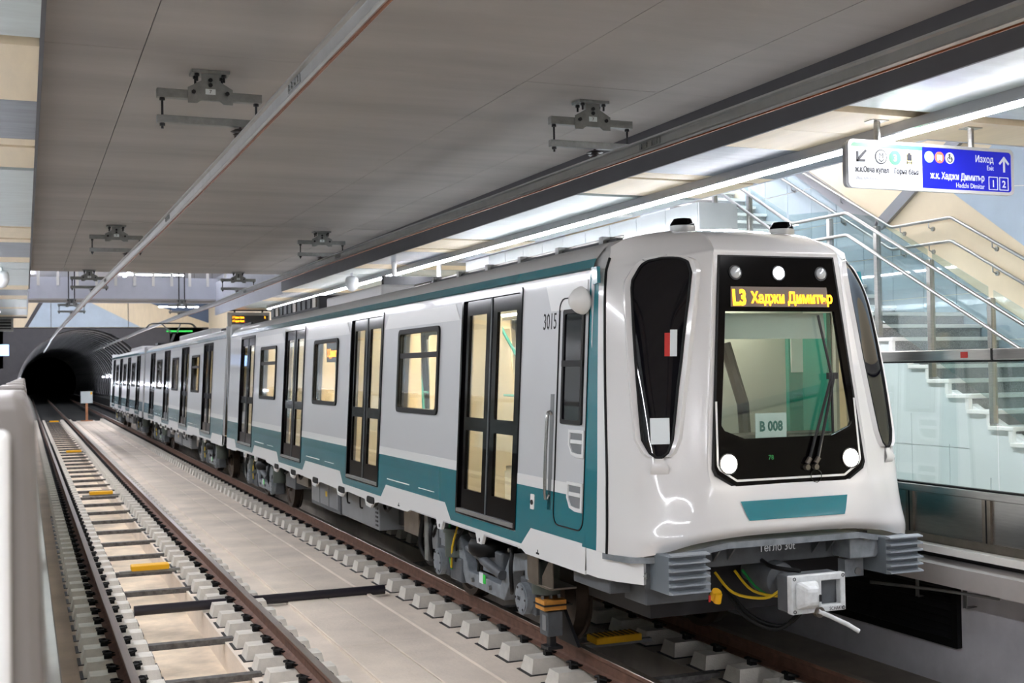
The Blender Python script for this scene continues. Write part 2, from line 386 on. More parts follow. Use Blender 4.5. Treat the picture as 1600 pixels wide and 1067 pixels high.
# ---- portal wall, tunnel
TC, TZ, TR = -1.95, 1.45, 3.98
pts = [(TC + TR * math.cos(math.radians(a)), TZ + TR * math.sin(math.radians(a))) for a in range(-24, 205, 6)]
mb = MB().use(M['dfascia'])
x0, x1, zt = -10.6, 6.1, 5.50
outer = []
for (px, pz) in pts:
    dx, dz = px - TC, pz - TZ
    k = 1e9
    if dx > 1e-6: k = min(k, (x1 - TC) / dx)
    if dx < -1e-6: k = min(k, (x0 - TC) / dx)
    if dz > 1e-6: k = min(k, (zt - TZ) / dz)
    if dz < -1e-6: k = min(k, (-.9 - TZ) / dz)
    outer.append((TC + dx * k, TZ + dz * k))
n = len(pts)
mb.add([(a, 79.0, b) for a, b in pts] + [(a, 79.0, b) for a, b in outer] + [(a, 79.4, b) for a, b in pts], [(k, k + 1, n + k + 1, n + k) for k in range(n - 1)] + [(k, k + 1, 2 * n + k + 1, 2 * n + k) for k in range(n - 1)])
mb.add([(x0, 79.0, zt - .02), (x0, 79.0, 3.2), (outer[-1][0], 79.0, outer[-1][1]), (x0, 79.0, -.9)], [(0, 1, 2, 3)])
mb.box(x0, x1, 79.0, 79.4, zt - .05, zt)
for s_ in (x0, x1 - .01): mb.box(s_, s_ + .01, 79, 79.1, -.9, zt)
mb.box(-10.6, -6.6, 79.0, 79.2, 3.0, zt).box(3.2, 6.1, 79.0, 79.2, 3.0, zt)
wf = struct(mb.build('wall_far'), 'dark grey portal wall around the tunnel mouth')
cw = struct(one_box('wall_far_upper', M['beige'], None, -10.6, 6.1, 79.0, 79.3, 5.5, 8.8), 'beige end wall above the tunnel mouth')
def clad(poly, m, name='cladding_panel', d=.03): return MB().prism(poly, XZ, 79.0 - d, 79.02).build(name, M[m], cw)
X9 = lambda px: -4.59 + (px - 60) * .0376
clad([(X9(44), 5.52), (X9(72), 7.36), (X9(72), 8.5), (X9(128), 8.5), (X9(128), 7.3), (X9(220), 5.52)], 'blue')
clad([(X9(38), 5.52), (X9(44), 5.52), (X9(72), 7.36), (X9(72), 8.5), (X9(65), 8.5), (X9(65), 7.36)], 'dfascia', 'cladding_strip', .06)
clad([(X9(206), 7.42), (X9(206), 8.5), (X9(410), 8.5), (X9(410), 5.9), (X9(352), 5.52)], 'navy')
clad([(-10.5, 5.9), (-10.5, 6.9), (-6.6, 7.9), (-5.9, 7.9)], 'blue')
for px in (79, 200):
    one_box('panel_joint', M['gap'], cw, X9(px) - .015, X9(px) + .015, 78.955, 79.0, 5.52, 8.5)
tn = struct(empty('tunnel', (0, 79.4, 0)), 'dark round railway tunnel with glossy segment rings')
prof = [(TR + .02, 0), (TR + .02, 2.84), (TR - .035, 2.86), (TR - .035, 2.97), (TR + .02, 3.0)]
mb = MB(); angs = [math.radians(a) for a in range(-26, 207, 7)]
for (r, h) in prof: mb.v += [(TC + r * math.cos(a), h, TZ + r * math.sin(a)) for a in angs]
na = len(angs)
for i in range(len(prof) - 1):
    for k in range(na - 1): mb.f.append([i * na + k, i * na + k + 1, (i + 1) * na + k + 1, (i + 1) * na + k]); mb.m.append(1 if i in (1, 2) else 0)
mb.mats = [M['dtunnel'], M['tunrib']]
rme = mb.mesh('tunnel_ring', None, smooth=30)
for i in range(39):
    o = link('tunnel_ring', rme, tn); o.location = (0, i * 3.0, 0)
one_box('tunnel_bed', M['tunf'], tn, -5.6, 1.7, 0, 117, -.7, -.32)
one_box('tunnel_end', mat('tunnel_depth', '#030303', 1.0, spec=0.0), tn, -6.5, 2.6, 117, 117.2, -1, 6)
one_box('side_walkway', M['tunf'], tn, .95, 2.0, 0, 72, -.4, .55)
for i in range(9):
    for s_, a in ((0, 168), (1, 14)):  # right-wall lamps are added so the ribs catch highlights
        if s_ == 1 and i > 7: continue
        y = .9 + i * (3.0 if s_ == 0 else 6.0)
        c = Vector((TC + 3.72 * math.cos(math.radians(a)), y, TZ + 3.72 * math.sin(math.radians(a))))
        if s_ == 0 and i > 4: c.y = 12 + (i - 4) * 9
        c += Vector((0, 79.4, 0))
        l = MB().use(M['galv']).box(c.x - .06, c.x + .06, c.y - .3, c.y + .3, c.z - .07, c.z - .035).use(M['tunlamp']).box(c.x - .05, c.x + .05, c.y - .28, c.y + .28, c.z - .035, c.z + .04).build('tunnel_lamp', bevel=.01)
        tag(l, 'white batten lamp on the %s tunnel wall, %s from the mouth' % (('left', 'right')[s_], ('first', 'second', 'third', 'fourth', 'fifth', 'sixth', 'seventh', 'eighth', 'ninth')[i]), 'lamp', 'tunnel wall lamps')
# ---- bridge across the hall with railing
br = empty('footbridge', (0, 46.3, 0)); tag(br, 'pale lilac footbridge spanning the hall above the far tracks', 'bridge')
bp = []
for k in range(15):
    x = -5.6 + k * .66; bp.append((x, -.35 * math.sin(math.pi * k / 14)))
MB().prism(bp + [(3.7, 2.6), (-5.6, 2.6)], XY, 5.31, 6.1).build('deck', M['lilac'], br, smooth=25)
MB().prism([(a, b - .02) for a, b in bp] + [(3.7, 1.0), (-5.6, 1.0)], XY, 5.25, 5.31).build('underside', M['edge'], br)
for k in range(15):
    x, y = bp[k]
    MB().box(x - .05, x + .05, y - .05, y - .01, 5.78, 7.05).build('railing_post', M['whites'], br)
for z in (6.35, 6.62, 6.9, 7.05): MB().tube([(a, b - .03, z) for a, b in bp], .02, 6).build('railing_rail', M['steel'], br)
MB().tube([(a, b + .02, 6.6) for a, b in bp], .005, 4).build('railing_wire', M['steel'], br)
for i, (xa, xb, yy_, zz) in enumerate(((.62, 2.5, 60, 5.76), (1.43, 3.6, 61.5, 6.05), (-1.5, 1.2, 55, 6.9))):
    l = empty('pendant_light', ((xa + xb) / 2, yy_, zz)); hw_ = (xb - xa) / 2
    one_box('tube', M['strip'], l, -hw_, hw_, -.03, .03, 0, .04); one_box('housing', M['signside'], l, -hw_, hw_, -.035, .035, .04, .08)
    for s_ in (-1, 1): MB().cyl((s_ * hw_ * .8, 0, .08), (s_ * hw_ * .8, 0, 8.6 - zz), .008, n=6).build('cord', M['dark'], l)
    tag(l, ['lower pendant light line hanging before the dark blue end wall', 'upper pendant light line hanging before the dark blue end wall', 'pendant light line hanging behind the footbridge railing'][i], 'light', 'pendant lights in the hall')
# ---- platform light lines (the station's own lamps)
def light_line(x, y0, y1, label):
    t = empty('light_line', (x, (y0 + y1) / 2, CZ - .002)); h = (y1 - y0) / 2
    MB().prism([(-.10, 0), (-.10, -.09), (-.084, -.104), (-.077, -.104), (-.077, -.06), (.077, -.06), (.077, -.104), (.084, -.104), (.10, -.09), (.10, 0)], XZ, -h, h).build('housing', M['signside'], t)
    MB().prism([(-.075, -.062), (-.075, -.112), (-.045, -.126), (.045, -.126), (.075, -.112), (.075, -.062)], XZ, -h, h).build('diffuser', M['strip'], t)
    tag(t, label, 'light', 'platform light lines'); return t
light_line(2.36, -12, 41, 'long glowing light line along the right platform ceiling')
light_line(-6.25, -12, 44, 'long glowing light line along the left platform ceiling')
l = empty('light_line', (4.4, 16, 7.198)); one_box('housing', M['signside'], l, -.06, .06, -3, 3, -.06, 0); one_box('diffuser', M['strip'], l, -.05, .05, -3, 3, -.1, -.06)  # out-of-view lamp added to light the stair void
tag(l, 'glowing light line high in the stair void', 'light', 'platform light lines')
for i, x in enumerate((-5.2, .3)):
    l = empty('light_line', (x, 60, 8.598)); one_box('housing', M['signside'], l, -.06, .06, -17, 17, -.06, 0); one_box('diffuser', M['strip'], l, -.05, .05, -17, 17, -.1, -.06)
    tag(l, ['glowing light line on the left half of the upper hall lid', 'glowing light line on the right half of the upper hall lid'][i], 'light', 'upper hall light lines')
# ================================================================== TRACKS
def make_track(cx, label, y_from, y_ind, right_until):
    t = empty('railway_track', (cx, 0, 0)); tag(t, label, 'track', 'railway tracks')
    rp = [(-.036, -.005), (-.032, 0), (.032, 0), (.036, -.005), (.036, -.036), (.012, -.05), (.009, -.135), (.03, -.148), (.075, -.16), (.075, -.172), (-.075, -.172), (-.075, -.16), (-.03, -.148), (-.009, -.135), (-.012, -.05), (-.036, -.036)]
    mb = MB(); ya, yb = -6.0, 140.0; nn = len(rp)
    mb.use(M['rust']); mb.use(M['railtop'])
    mb.v = [(a, ya, b) for a, b in rp] + [(a, yb, b) for a, b in rp]
    for k in range(nn):
        mb.f.append([k, (k + 1) % nn, nn + (k + 1) % nn, nn + k]); mb.m.append(1 if k in (0, 1, 2) else 0)
    mb.f.append(list(range(nn))); mb.m.append(0)
    rail = mb.mesh('rail')
    for s_ in (-1, 1): link('rail', rail, t, loc=(s_ * .7535, 0, 0))
    # concrete block
    bl = MB(); w0, w1, l0, l1 = .145, .105, .335, .30
    bl.hexa([(-l0, -w0, -.34), (l0, -w0, -.34), (l0, w0, -.34), (-l0, w0, -.34), (-l1, -w1, -.185), (l1, -w1, -.185), (l1, w1, -.185), (-l1, w1, -.185)])
    bl = bl.mesh('sleeper_block', M['block'])
    bt = MB().box(-.36, .36, -.165, .165, -.34, -.318).mesh('sleeper_boot', M['dark'])
    cp = MB().tube([(-.03, -.05, -.16), (.03, -.075, -.135), (.075, -.045, -.13), (.06, 0, -.12), (.075, .045, -.13), (.03, .075, -.135), (-.03, .05, -.16)], .013, 5)
    cp.box(.0, .07, -.03, .03, -.187, -.135)
    cp = cp.mesh('rail_clip', M['rubber'])
    ys = [12.12 + .573 * k for k in range(-8, 117)]
    nclip = 0; rest = MB()
    for y in ys:
        if y < y_from: continue
        for s_ in (-1, 1):
            if s_ == 1 and y > right_until: continue
            o = link('sleeper_block', bl, t, loc=(s_ * .7535, y, 0))
            if y < 26: link('sleeper_boot', bt, o)
            for q in (-1, 1):
                if y < y_ind and nclip < 298:
                    c = link('rail_clip', cp, t, loc=(s_ * .7535 + q * .072, y, 0)); nclip += 1
                    if q < 0: c.rotation_euler.z = math.pi
                else:
                    x = s_ * .7535 + q * .1; rest.box(x - .04, x + .04, y - .06, y + .06, -.186, -.125)
    if rest.v:
        r = rest.build('rail_clips_far', M['rubber'], t); r['kind'] = 'stuff'
    return t
T1 = make_track(LX, 'empty railway track along the left platform', 7.5, 50.5, 200)
T2 = make_track(0.0, 'railway track under the white and teal metro train', 6.0, 80, 24)
# steel ties across the troughs
for cx, T, ys in ((LX, T1, [9.75 + 1.63 * k for k in range(1, 42) if k != 3]), (0.0, T2, [7.6, 9.55, 11.4, 13.2, 15, 16.8])):
    me = MB().box(-.46, .46, -.055, .055, -.34, -.30).box(-.46, .46, -.055, -.045, -.36, -.30).mesh('tie_bar', M['tiebar'])
    for y in ys: link('tie_bar', me, T, loc=(0, y, .012))
# balises
bme = MB().box(-.25, .25, -.11, .11, -.16, -.09).mesh('housing', M['bal'])
arm = MB().box(-.40, .40, -.03, .03, -.20, -.165).mesh('mounting_bar', M['galv'])
rib = MB()
for k in range(9): rib.box(-.23 + k * .055, -.215 + k * .055, -.1, .1, -.09, -.083)
rib = rib.mesh('ribbed_top', mat('balise_ribs', '#7a5a14', 0.7))
for i, (x, y, lab) in enumerate(((LX, 17.2, 'yellow balise box nearest the viewer on the empty track'), (LX, 28.5, 'second yellow balise box along the empty track'), (LX, 44.6, 'third yellow balise box along the empty track'),
                                 (LX, 74.5, 'farthest yellow balise box on the empty track near the tunnel'), (-.08, 10.55, 'yellow ribbed balise box between the rails under the train front'))):
    t = empty('balise', (x, y, 0)); link('housing', bme, t, bevel=.012); link('mounting_bar', arm, t)
    if i == 4: link('ribbed_top', rib, t)
    tag(t, lab, 'balise', 'yellow balises on the tracks')
pp = MB().cyl((-4.25, 14.70, -.245), (-1.22, 14.70, -.245), .06, n=16).build('conduit_pipe', M['pipe'], smooth=40)
tag(pp, 'thick black conduit pipe crossing the empty track and the middle slab', 'pipe')
pp.location.z = 0.0
# small sign by the tunnel
t = empty('track_sign', (-1.9, 77.6, -.28))
one_box('post', M['postrust'], t, -.07, .07, -.04, .04, 0, 1.75); one_box('board', mat('sign_grey', '#b6c2c6', .5), t, -.34, .34, -.07, -.04, 1.1, 1.82)
one_box('yellow_mark', M['bal'], t, .22, .31, -.078, -.07, 1.62, 1.78); one_box('foot', M['postrust'], t, -.35, .35, -.12, .12, 0, .06)
tag(t, 'small grey signboard on a rusty post between the tracks', 'sign')

# ================================================================== OVERHEAD CONDUCTOR RAILS
def conductor(pts, label):
    t = empty('conductor_rail', (0, 0, 0)); tag(t, label, 'conductor rail', 'overhead conductor rails')
    prof = [(-.055, .125), (.055, .125), (.055, .108), (.03, .098), (.026, .03), (.034, .014), (.018, 0), (-.018, 0), (-.034, .014), (-.026, .03), (-.03, .098), (-.055, .108)]
    n = len(prof); mb = MB(); wb = MB(); wp = [(-.008, .002), (.008, .002), (.008, -.012), (-.008, -.012)]
    for (x, y, z) in pts:
        mb.v += [(x + a, y, z + b) for a, b in prof]; wb.v += [(x + a, y, z + b) for a, b in wp]
    for i in range(len(pts) - 1):
        for k in range(n): mb.f.append([i * n + k, i * n + (k + 1) % n, (i + 1) * n + (k + 1) % n, (i + 1) * n + k]); mb.m.append(0)
        for k in range(4): wb.f.append([i * 4 + k, i * 4 + (k + 1) % 4, (i + 1) * 4 + (k + 1) % 4, (i + 1) * 4 + k]); wb.m.append(0)
    mb.build('aluminium_profile', M['alu'], t); wb.build('contact_wire', M['copper'], t)
    return t
def at(pts, y):
    for a, b in zip(pts, pts[1:]):
        if a[1] <= y <= b[1]:
            k = (y - a[1]) / (b[1] - a[1]); return a[0] + (b[0] - a[0]) * k, a[2] + (b[2] - a[2]) * k
    return pts[-1][0], pts[-1][2]
CL = [(-3.60, -8, 4.55), (-3.55, 4, 4.55), (-3.565, 12, 4.55), (-3.60, 18, 4.55), (-3.655, 23, 4.56), (-3.775, 34, 4.56), (-3.85, 47, 4.57), (-3.93, 62, 4.57), (-3.95, 74, 4.55), (-3.9, 86, 4.5), (-3.85, 110, 4.5)]
CR = [(.12, -8, 4.55), (.15, 5, 4.55), (.12, 7.5, 4.55), (.07, 11, 4.555), (.05, 14, 4.56), (-.02, 19, 4.57), (-.02, 24, 4.58), (-.06, 30, 4.58), (.03, 37, 4.58), (-.10, 45, 4.58), (-.1, 60, 4.58), (0, 80, 4.56), (.1, 110, 4.5)]
cL = conductor(CL, 'rigid aluminium conductor rail hanging over the empty track'); cR = conductor(CR, 'rigid aluminium conductor rail hanging over the train')
for T, C_, ys in ((cL, CL, (8.6, 16.6, 28)), (cR, CR, (9.9, 21.6, 31.5))):
    for y in ys:
        x, z = at(C_, y); mb = MB().box(x - .036, x - .026, y - .2, y + .2, z + .035, z + .095)
        for k in range(4):
            for zz in (.05, .078): mb.cyl((x - .036, y - .15 + k * .1, z + zz), (x - .046, y - .15 + k * .1, z + zz), .012, n=6)
        mb.build('splice_plate', M['galv'], T)
def hanger(x, y, xc, zc, label, num):
    t = empty('hanger_bracket', (x, y, SZ))
    one_box('base_plate', M['galv'], t, -.17, .17, -.1, .1, -.03, 0, bevel=.004)
    for sx in (-.12, .12):
        for sy in (-.06, .06): MB().cyl((sx, sy, -.03), (sx, sy, -.055), .022, n=6).cyl((sx, sy, -.055), (sx, sy, -.10), .011, n=6).build('anchor_bolt', M['dark'], t)
    MB().prism([(-.08, -.03), (.08, -.03), (.08, -.09), (.20, -.16), (.20, -.30), (.12, -.30), (.08, -.27), (-.08, -.27), (-.12, -.30), (-.20, -.30), (-.20, -.16), (-.08, -.09)], XZ, -.052, -.040).build('gusset_plate', M['galv'], t)
    MB().prism([(-.06, -.03), (.06, -.03), (.06, -.25), (-.06, -.25)], XZ, -.04, .03).build('hanger_stem', M['galv'], t)
    for bx, bz in ((0, -.085), (0, -.13), (-.15, -.20), (.15, -.20)): MB().cyl((bx, -.07, bz), (bx, -.052, bz), .02, n=6).build('bolt', M['dark'], t)
    one_box('label_plate', M['paper'], t, -.045, .045, -.056, -.052, -.215, -.165)
    text('label_number', num, .045, M['ink'], t, (0, -.0575, -.205), (1, 0, 0), (0, 0, 1), align='CENTER', extrude=.0005)
    one_box('upper_beam', M['galv'], t, -.47, .47, -.04, .04, -.26, -.18, bevel=.006)
    one_box('lower_beam', M['galv'], t, -.47, .47, -.035, .035, -.49, -.42, bevel=.006)
    for s_ in (-1, 1): MB().cyl((s_ * .42, 0, -.18), (s_ * .42, 0, -.54), .011, n=8).cyl((s_ * .42, 0, -.26), (s_ * .42, 0, -.285), .024, n=6).cyl((s_ * .42, 0, -.49), (s_ * .42, 0, -.515), .024, n=6).build('threaded_rod', M['dark'], t)
    ix = xc - x; top = -.49; bot = zc + .143 - SZ
    h = top - bot
    MB().lathe([(.012, top), (.012, top - .15 * h), (.05, top - .2 * h), (.09, top - .45 * h), (.085, top - .48 * h), (.035, top - .46 * h), (.032, top - .55 * h), (.07, top - .75 * h), (.065, top - .78 * h), (.03, top - .78 * h), (.03, top - .92 * h), (.055, top - .94 * h), (.055, bot - .01), (.01, bot - .015)], (ix, 0, 0), (0, 0, 1), 16).build('insulator', mat('insulator_brown', '#3b3331', .3), t, smooth=40)
    tag(t, label, 'bracket', 'conductor rail hangers'); return t
ords = ['nearest', 'second', 'third', 'fourth']
for i, y in enumerate((11.1, 23.1, 33.0, 45.6)):
    x, z = at(CL, y); hanger(LX, y, x, z, '%s steel hanger bracket over the empty track' % ords[i], '7')
    x, z = at(CR, y); hanger(0.0 if i else .03, y, x, z, '%s steel hanger bracket over the train' % ords[i], '7')
# far hangers hang from rods off the upper hall lid or bridge: give them drop rods
for o in list(COL.objects):
    if o.name.startswith('hanger_bracket') and o.location.y > SLAB_END:
        for s_ in (-.1, .1): MB().cyl((s_, 0, 0), (s_, 0, 8.6 - SZ), .02, n=6).build('drop_rod', M['dark'], o)
# ================================================================== SIGNS AND SMALL FITTINGS
sg = empty('wayfinding_sign', (2.645, 9.03, 4.375)); tag(sg, 'white and blue illuminated wayfinding sign hanging over the right platform', 'sign')
W, H = .985, .215
MB().prism(rrect(-W, W, -H, H, .05), XZ, 0, .09).build('case', M['signside'], sg, smooth=30)
MB().ring(rrect(-W - .012, W + .012, -H - .012, H + .012, .055), rrect(-W + .018, W - .018, -H + .018, H - .018, .04), XZ, -.012, .03).build('rim', mat('sign_rim', '#d8d9dc', .3, metal=.4), sg, smooth=30)
XM = -.135
MB().box(-W + .02, XM, -.006, .0, -H + .02, H - .02).build('white_panel', M['swhite'], sg)
MB().box(XM, W - .02, -.006, .0, -H + .02, H - .02).build('blue_panel', M['sblue'], sg)
MB().box(-W + .02, XM, -.008, -.004, H - .055, H - .018).build('green_band', M['sgreen'], sg)
for s_ in (-.617, .515):
    MB().cyl((s_, .045, H), (s_, .045, CZ - 4.375), .03, n=14).box(s_ - .09, s_ + .09, -.02, .11, CZ - 4.375 - .008, CZ - 4.375).build('hanging_post', M['steel'], sg, smooth=40)
Rt, Up = (1, 0, 0), (0, 0, 1)
def st(body, size, m, x, z, al='LEFT', sx=.85, bold=0.0): return text('lettering', body, size, M[m], sg, (x, -.0085, z), Rt, Up, sx=sx, align=al, extrude=.001, bold=bold)
st('ж.к.Овча купел', .072, 'sink', -.92, -.075, sx=.74, bold=.002); st('Горна баня', .072, 'sink', -.47, -.075, sx=.74, bold=.002)
st('zh.k. Ovcha kupel', .05, 'sfaint', -.91, -.145); st('Gorna banya', .05, 'sfaint', -.47, -.145)
st('Изход', .092, 'swhite', .745, .085, 'RIGHT', bold=.001); st('Exit', .068, 'swhite', .745, .01, 'RIGHT')
st('ж.к. Хаджи Димитър', .090, 'swhite', .625, -.10, 'RIGHT', sx=.74, bold=.0015); st('Hadzhi Dimitar', .068, 'swhite', .625, -.175, 'RIGHT')
def disc(x, z, r, m, m2=None, r2=0):
    MB().cyl((x, -.004, z), (x, -.009, z), r, n=28).build('pictogram_disc', M[m], sg)
    if m2: MB().cyl((x, -.009, z), (x, -.011, z), r2, n=28).build('pictogram_disc', M[m2], sg)
disc(-.62, .075, .07, 'sblue' if 0 else 'sink', 'swhite', .058); disc(-.455, .075, .07, 'sgreen2'); disc(-.29, .075, .06, 'syel')
text('lettering', 'M', .075, M['sink'], sg, (-.62, -.012, .06), Rt, Up, align='CENTER', extrude=.001)
MB().add([(-.65, -.0125, .045), (-.62, -.0125, .02), (-.59, -.0125, .045), (-.59, -.0125, .058), (-.62, -.0125, .035), (-.65, -.0125, .058)], [(0, 1, 4, 5), (1, 2, 3, 4)]).build('pictogram', M['sink'], sg)
text('lettering', '3', .09, M['swhite'], sg, (-.455, -.010, .042), Rt, Up, align='CENTER', extrude=.001, bold=.002)
MB().box(-.318, -.262, -.011, -.009, .055, .115).box(-.322, -.31, -.011, -.009, .02, .05).box(-.27, -.258, -.011, -.009, .02, .05).box(-.31, -.27, -.011, -.009, .03, .04).box(-.305, -.275, -.011, -.009, .115, .13).build('pictogram', M['sink'], sg)
disc(-.05, .105, .055, 'scyan'); disc(.075, .105, .055, 'sorange'); disc(.2, .105, .055, 'swhite')
MB().box(.045, .105, -.011, -.009, .085, .13).box(.05, .062, -.011, -.009, .073, .086).box(.088, .1, -.011, -.009, .073, .086).build('pictogram', M['swhite'], sg)
MB().box(-.075, -.025, -.011, -.009, .085, .09).box(-.06, -.04, -.011, -.009, .09, .13).build('pictogram', M['swhite'], sg)
MB().cyl((.195, -.009, .135), (.195, -.011, .135), .011, n=12).box(.19, .2, -.011, -.009, .095, .125).box(.2, .225, -.011, -.009, .095, .103).box(.218, .226, -.011, -.009, .072, .1).ring([(.2 + .032 * math.cos(t * .4), .092 + .03 * math.sin(t * .4)) for t in range(16)], [(.2 + .024 * math.cos(t * .4), .092 + .022 * math.sin(t * .4)) for t in range(16)], XZ, -.011, -.009).build('pictogram', M['sink'], sg)
def arrow(cx, cz, s, ang, m):
    mb = MB(); c, sn = math.cos(ang), math.sin(ang)
    for poly in ([(-.012, -.08), (.012, -.08), (.012, .05), (-.012, .05)], [(0, .085), (.018, .068), (-.055, -.005), (-.07, .012)], [(0, .085), (-.018, .068), (.055, -.005), (.07, .012)]):
        mb.prism([(cx + s * (a * c - b * sn), cz + s * (a * sn + b * c)) for a, b in poly], XZ, -.011, -.008)
    mb.build('arrow', M[m], sg)
arrow(-.845, .075, .95, math.radians(135), 'sink'); arrow(.875, .075, .95, 0, 'swhite')
for i, x in enumerate((.735, .87)):
    MB().ring(rrect(x - .058, x + .058, -.18, -.05, .004, 1), rrect(x - .05, x + .05, -.172, -.058, .004, 1), XZ, -.009, -.006).build('number_box', M['swhite'], sg)
    text('lettering', '12'[i], .095, M['swhite'], sg, (x, -.0085, -.15), Rt, Up, align='CENTER', extrude=.001, bold=.002)
# dome cameras and fittings
def dome(x, y, lab):
    t = empty('dome_camera', (x, y, CZ)); MB().cyl((0, 0, 0), (0, 0, -.1), .03, n=10).build('stem', M['domew'], t)
    MB().lathe([(.05, -.08), (.12, -.1), (.15, -.16), (.15, -.24), (.155, -.25), (.14, -.33), (.09, -.41), (.02, -.44)], (0, 0, 0), (0, 0, 1), 20).build('housing', M['domew'], t, smooth=50)
    tag(t, lab, 'camera', 'dome cameras')
dome(1.62, 27.0, 'white dome camera under the right platform ceiling'); dome(-5.85, 27.0, 'white dome camera under the left platform ceiling')
t = empty('security_camera', (2.75, 26.8, CZ)); MB().cyl((0, 0, 0), (0, 0, -.12), .02, n=8).build('stem', M['domew'], t); MB().cyl((0, .14, -.16), (0, -.12, -.2), .05, n=12).build('body', M['domew'], t, smooth=40); MB().cyl((0, -.121, -.2), (0, -.13, -.2), .035, n=12).build('lens', M['dark'], t)
tag(t, 'small white bullet camera beside the right light line', 'camera')
t = empty('platform_screen', (2.3, 24.2, CZ)); one_box('case', M['dark'], t, -.75, .75, -.08, .08, -.62, -.3)
for s_ in (-.5, .5): MB().cyl((s_, 0, 0), (s_, 0, -.3), .05, n=10).build('hanging_post', M['whites'], t)
tag(t, 'dark hanging screen seen above the train roof', 'screen')
t = empty('departure_display', (2.17, 44.0, CZ)); one_box('case', mat('display_case', '#9c9c9a', .4), t, -.75, .75, -.08, .12, -.62, -.08); one_box('face', M['dark'], t, -.62, .7, -.09, -.08, -.5, -.2)
for zz in (-.3, -.43):
    text('led_text', '3 Горна баня', .11, M['amber'], t, (-.6, -.092, zz), Rt, Up, sx=.62, extrude=.002)
text('led_text', '5', .11, M['amber'], t, (.55, -.092, -.3), Rt, Up, extrude=.002)
MB().cyl((-.5, 0, -.08), (-.5, 0, .06), .03, n=8).cyl((.5, 0, -.08), (.5, 0, .06), .03, n=8).build('hanging_post', M['dark'], t)
tag(t, 'grey departure display with amber text over the far right platform', 'display')
t = empty('hanging_panel', (-6.2, 50.0, CZ)); MB().ring(rrect(-.4, .4, -.42, .12, .01, 1), rrect(-.32, .32, -.34, .04, .01, 1), XZ, -.1, .1).build('frame', M['galv'], t); one_box('panel', M['dark'], t, -.32, .32, -.02, .02, -.34, .04)
for k in range(3): one_box('louver', M['galv'], t, -.32, .32, -.08, -.02, -.28 + k * .12, -.25 + k * .12)
t.location.z = CZ - .12; tag(t, 'grey framed panel hanging over the far left platform', 'panel')
t = one_box('left_screen', M['screen'], None, -6.9, -6.05, 58, 58.06, 3.45, 3.95, bevel=.01); t.name = 'info_screen'; tag(t, 'small glowing blue screen on the far left platform', 'screen')
dl = MB().use(M['whites']).lathe([(.14, 0), (.14, -.012), (.11, -.015)], (2.95, 16.0, CZ), (0, 0, 1), 20).build('downlight', bevel=0); tag(dl, 'round recessed downlight in the pale right ceiling panel', 'light')
t = one_box('exit_lamp', M['greensign'], None, 3.0, 4.6, 78.9, 78.99, 5.2, 5.3); tag(t, 'thin green glowing sign edge below the far end wall', 'sign')

# ================================================================== RIGHT PLATFORM: BARRIER, STAIRS
bx = 1.78
pb = empty('platform_barrier', (bx, 0, PZ)); tag(pb, 'stainless steel and glass platform barrier along the right platform', 'barrier')
ya, yb = -1.6, 26.0
one_box('base_rail', M['bsteel'], pb, -.03, .05, ya, yb, 0, .07); one_box('middle_rail', M['steel'], pb, -.035, .05, ya, yb, .42, .485, bevel=.006)
one_box('top_rail', M['steel'], pb, -.045, .06, ya, yb, 1.55, 1.64, bevel=.008); one_box('rubber_seal', M['rubber'], pb, -.02, .035, ya, yb, .485, .50)
one_box('rubber_seal', M['rubber'], pb, -.02, .035, ya, yb, 1.535, 1.55)
y = 7.52 - .905 * 10
while y < yb:
    one_box('panel_post', M['bsteel'], pb, -.028, .05, y - .045, y + .045, .07, .42)
    one_box('joint', M['rubber'], pb, -.0295, .0, y - .008, y + .008, .07, .42)
    one_box('steel_panel', M['steel'], pb, -.005, .03, y + .045, y + .86, .07, .42); y += .905
y = 7.4 - 1.81 * 5
while y < yb:
    one_box('glass_panel', M['gbar'], pb, -.006, .006, y + .01, y + 1.8, .5, 1.535); one_box('rail_joint', M['dark'], pb, -.05, .062, y - .008, y + .008, 1.548, 1.642); y += 1.81
one_box('red_sticker', M['red'], pb, -.048, -.045, 7.66, 7.74, 1.57, 1.62)
# tiles helper: rectangles clipped by z <= a + b*y
def clip(poly, a, b):
    out = []
    for i in range(len(poly)):
        p, q = poly[i], poly[(i + 1) % len(poly)]
        fp, fq = a + b * p[0] - p[1], a + b * q[0] - q[1]
        if fp >= 0: out.append(p)
        if fp * fq < 0:
            k = fp / (fp - fq); out.append((p[0] + (q[0] - p[0]) * k, p[1] + (q[1] - p[1]) * k))
    return out
SX0, SX1 = 4.0, 5.62
RUN, RISE, SY, STZ = .302, .163, 9.463, 1.84
slope = RISE / RUN
sw = struct(MB().use(M['grout']).prism([(7.2, PZ), (24, PZ), (24, 4.8), (16.6, 4.8), (13.3, 3.0), (12, 3.0), (7.9, .99)], YZ, SX0 + .03, SX0 + .12).build('wall_stair'), 'pale tiled side wall under the staircase')
for i in range(14):
    for j in range(7):
        y0, z0 = 7.4 + .6 * i, PZ + .585 * j + .02
        if y0 > 15: continue
        p = clip([(y0 + .004, z0), (y0 + .596, z0), (y0 + .596, z0 + .579), (y0 + .004, z0 + .579)], STZ - .17 - SY * slope, slope)
        if len(p) >= 3 and max(q[1] for q in p) - min(q[1] for q in p) > .02: MB().prism(p, YZ, SX0 + .005, SX0 + .03).build('wall_tile', M['tile'], sw)
sc = struct(empty('staircase', (0, 0, 0)), 'granite staircase with white nosings rising from the right platform')
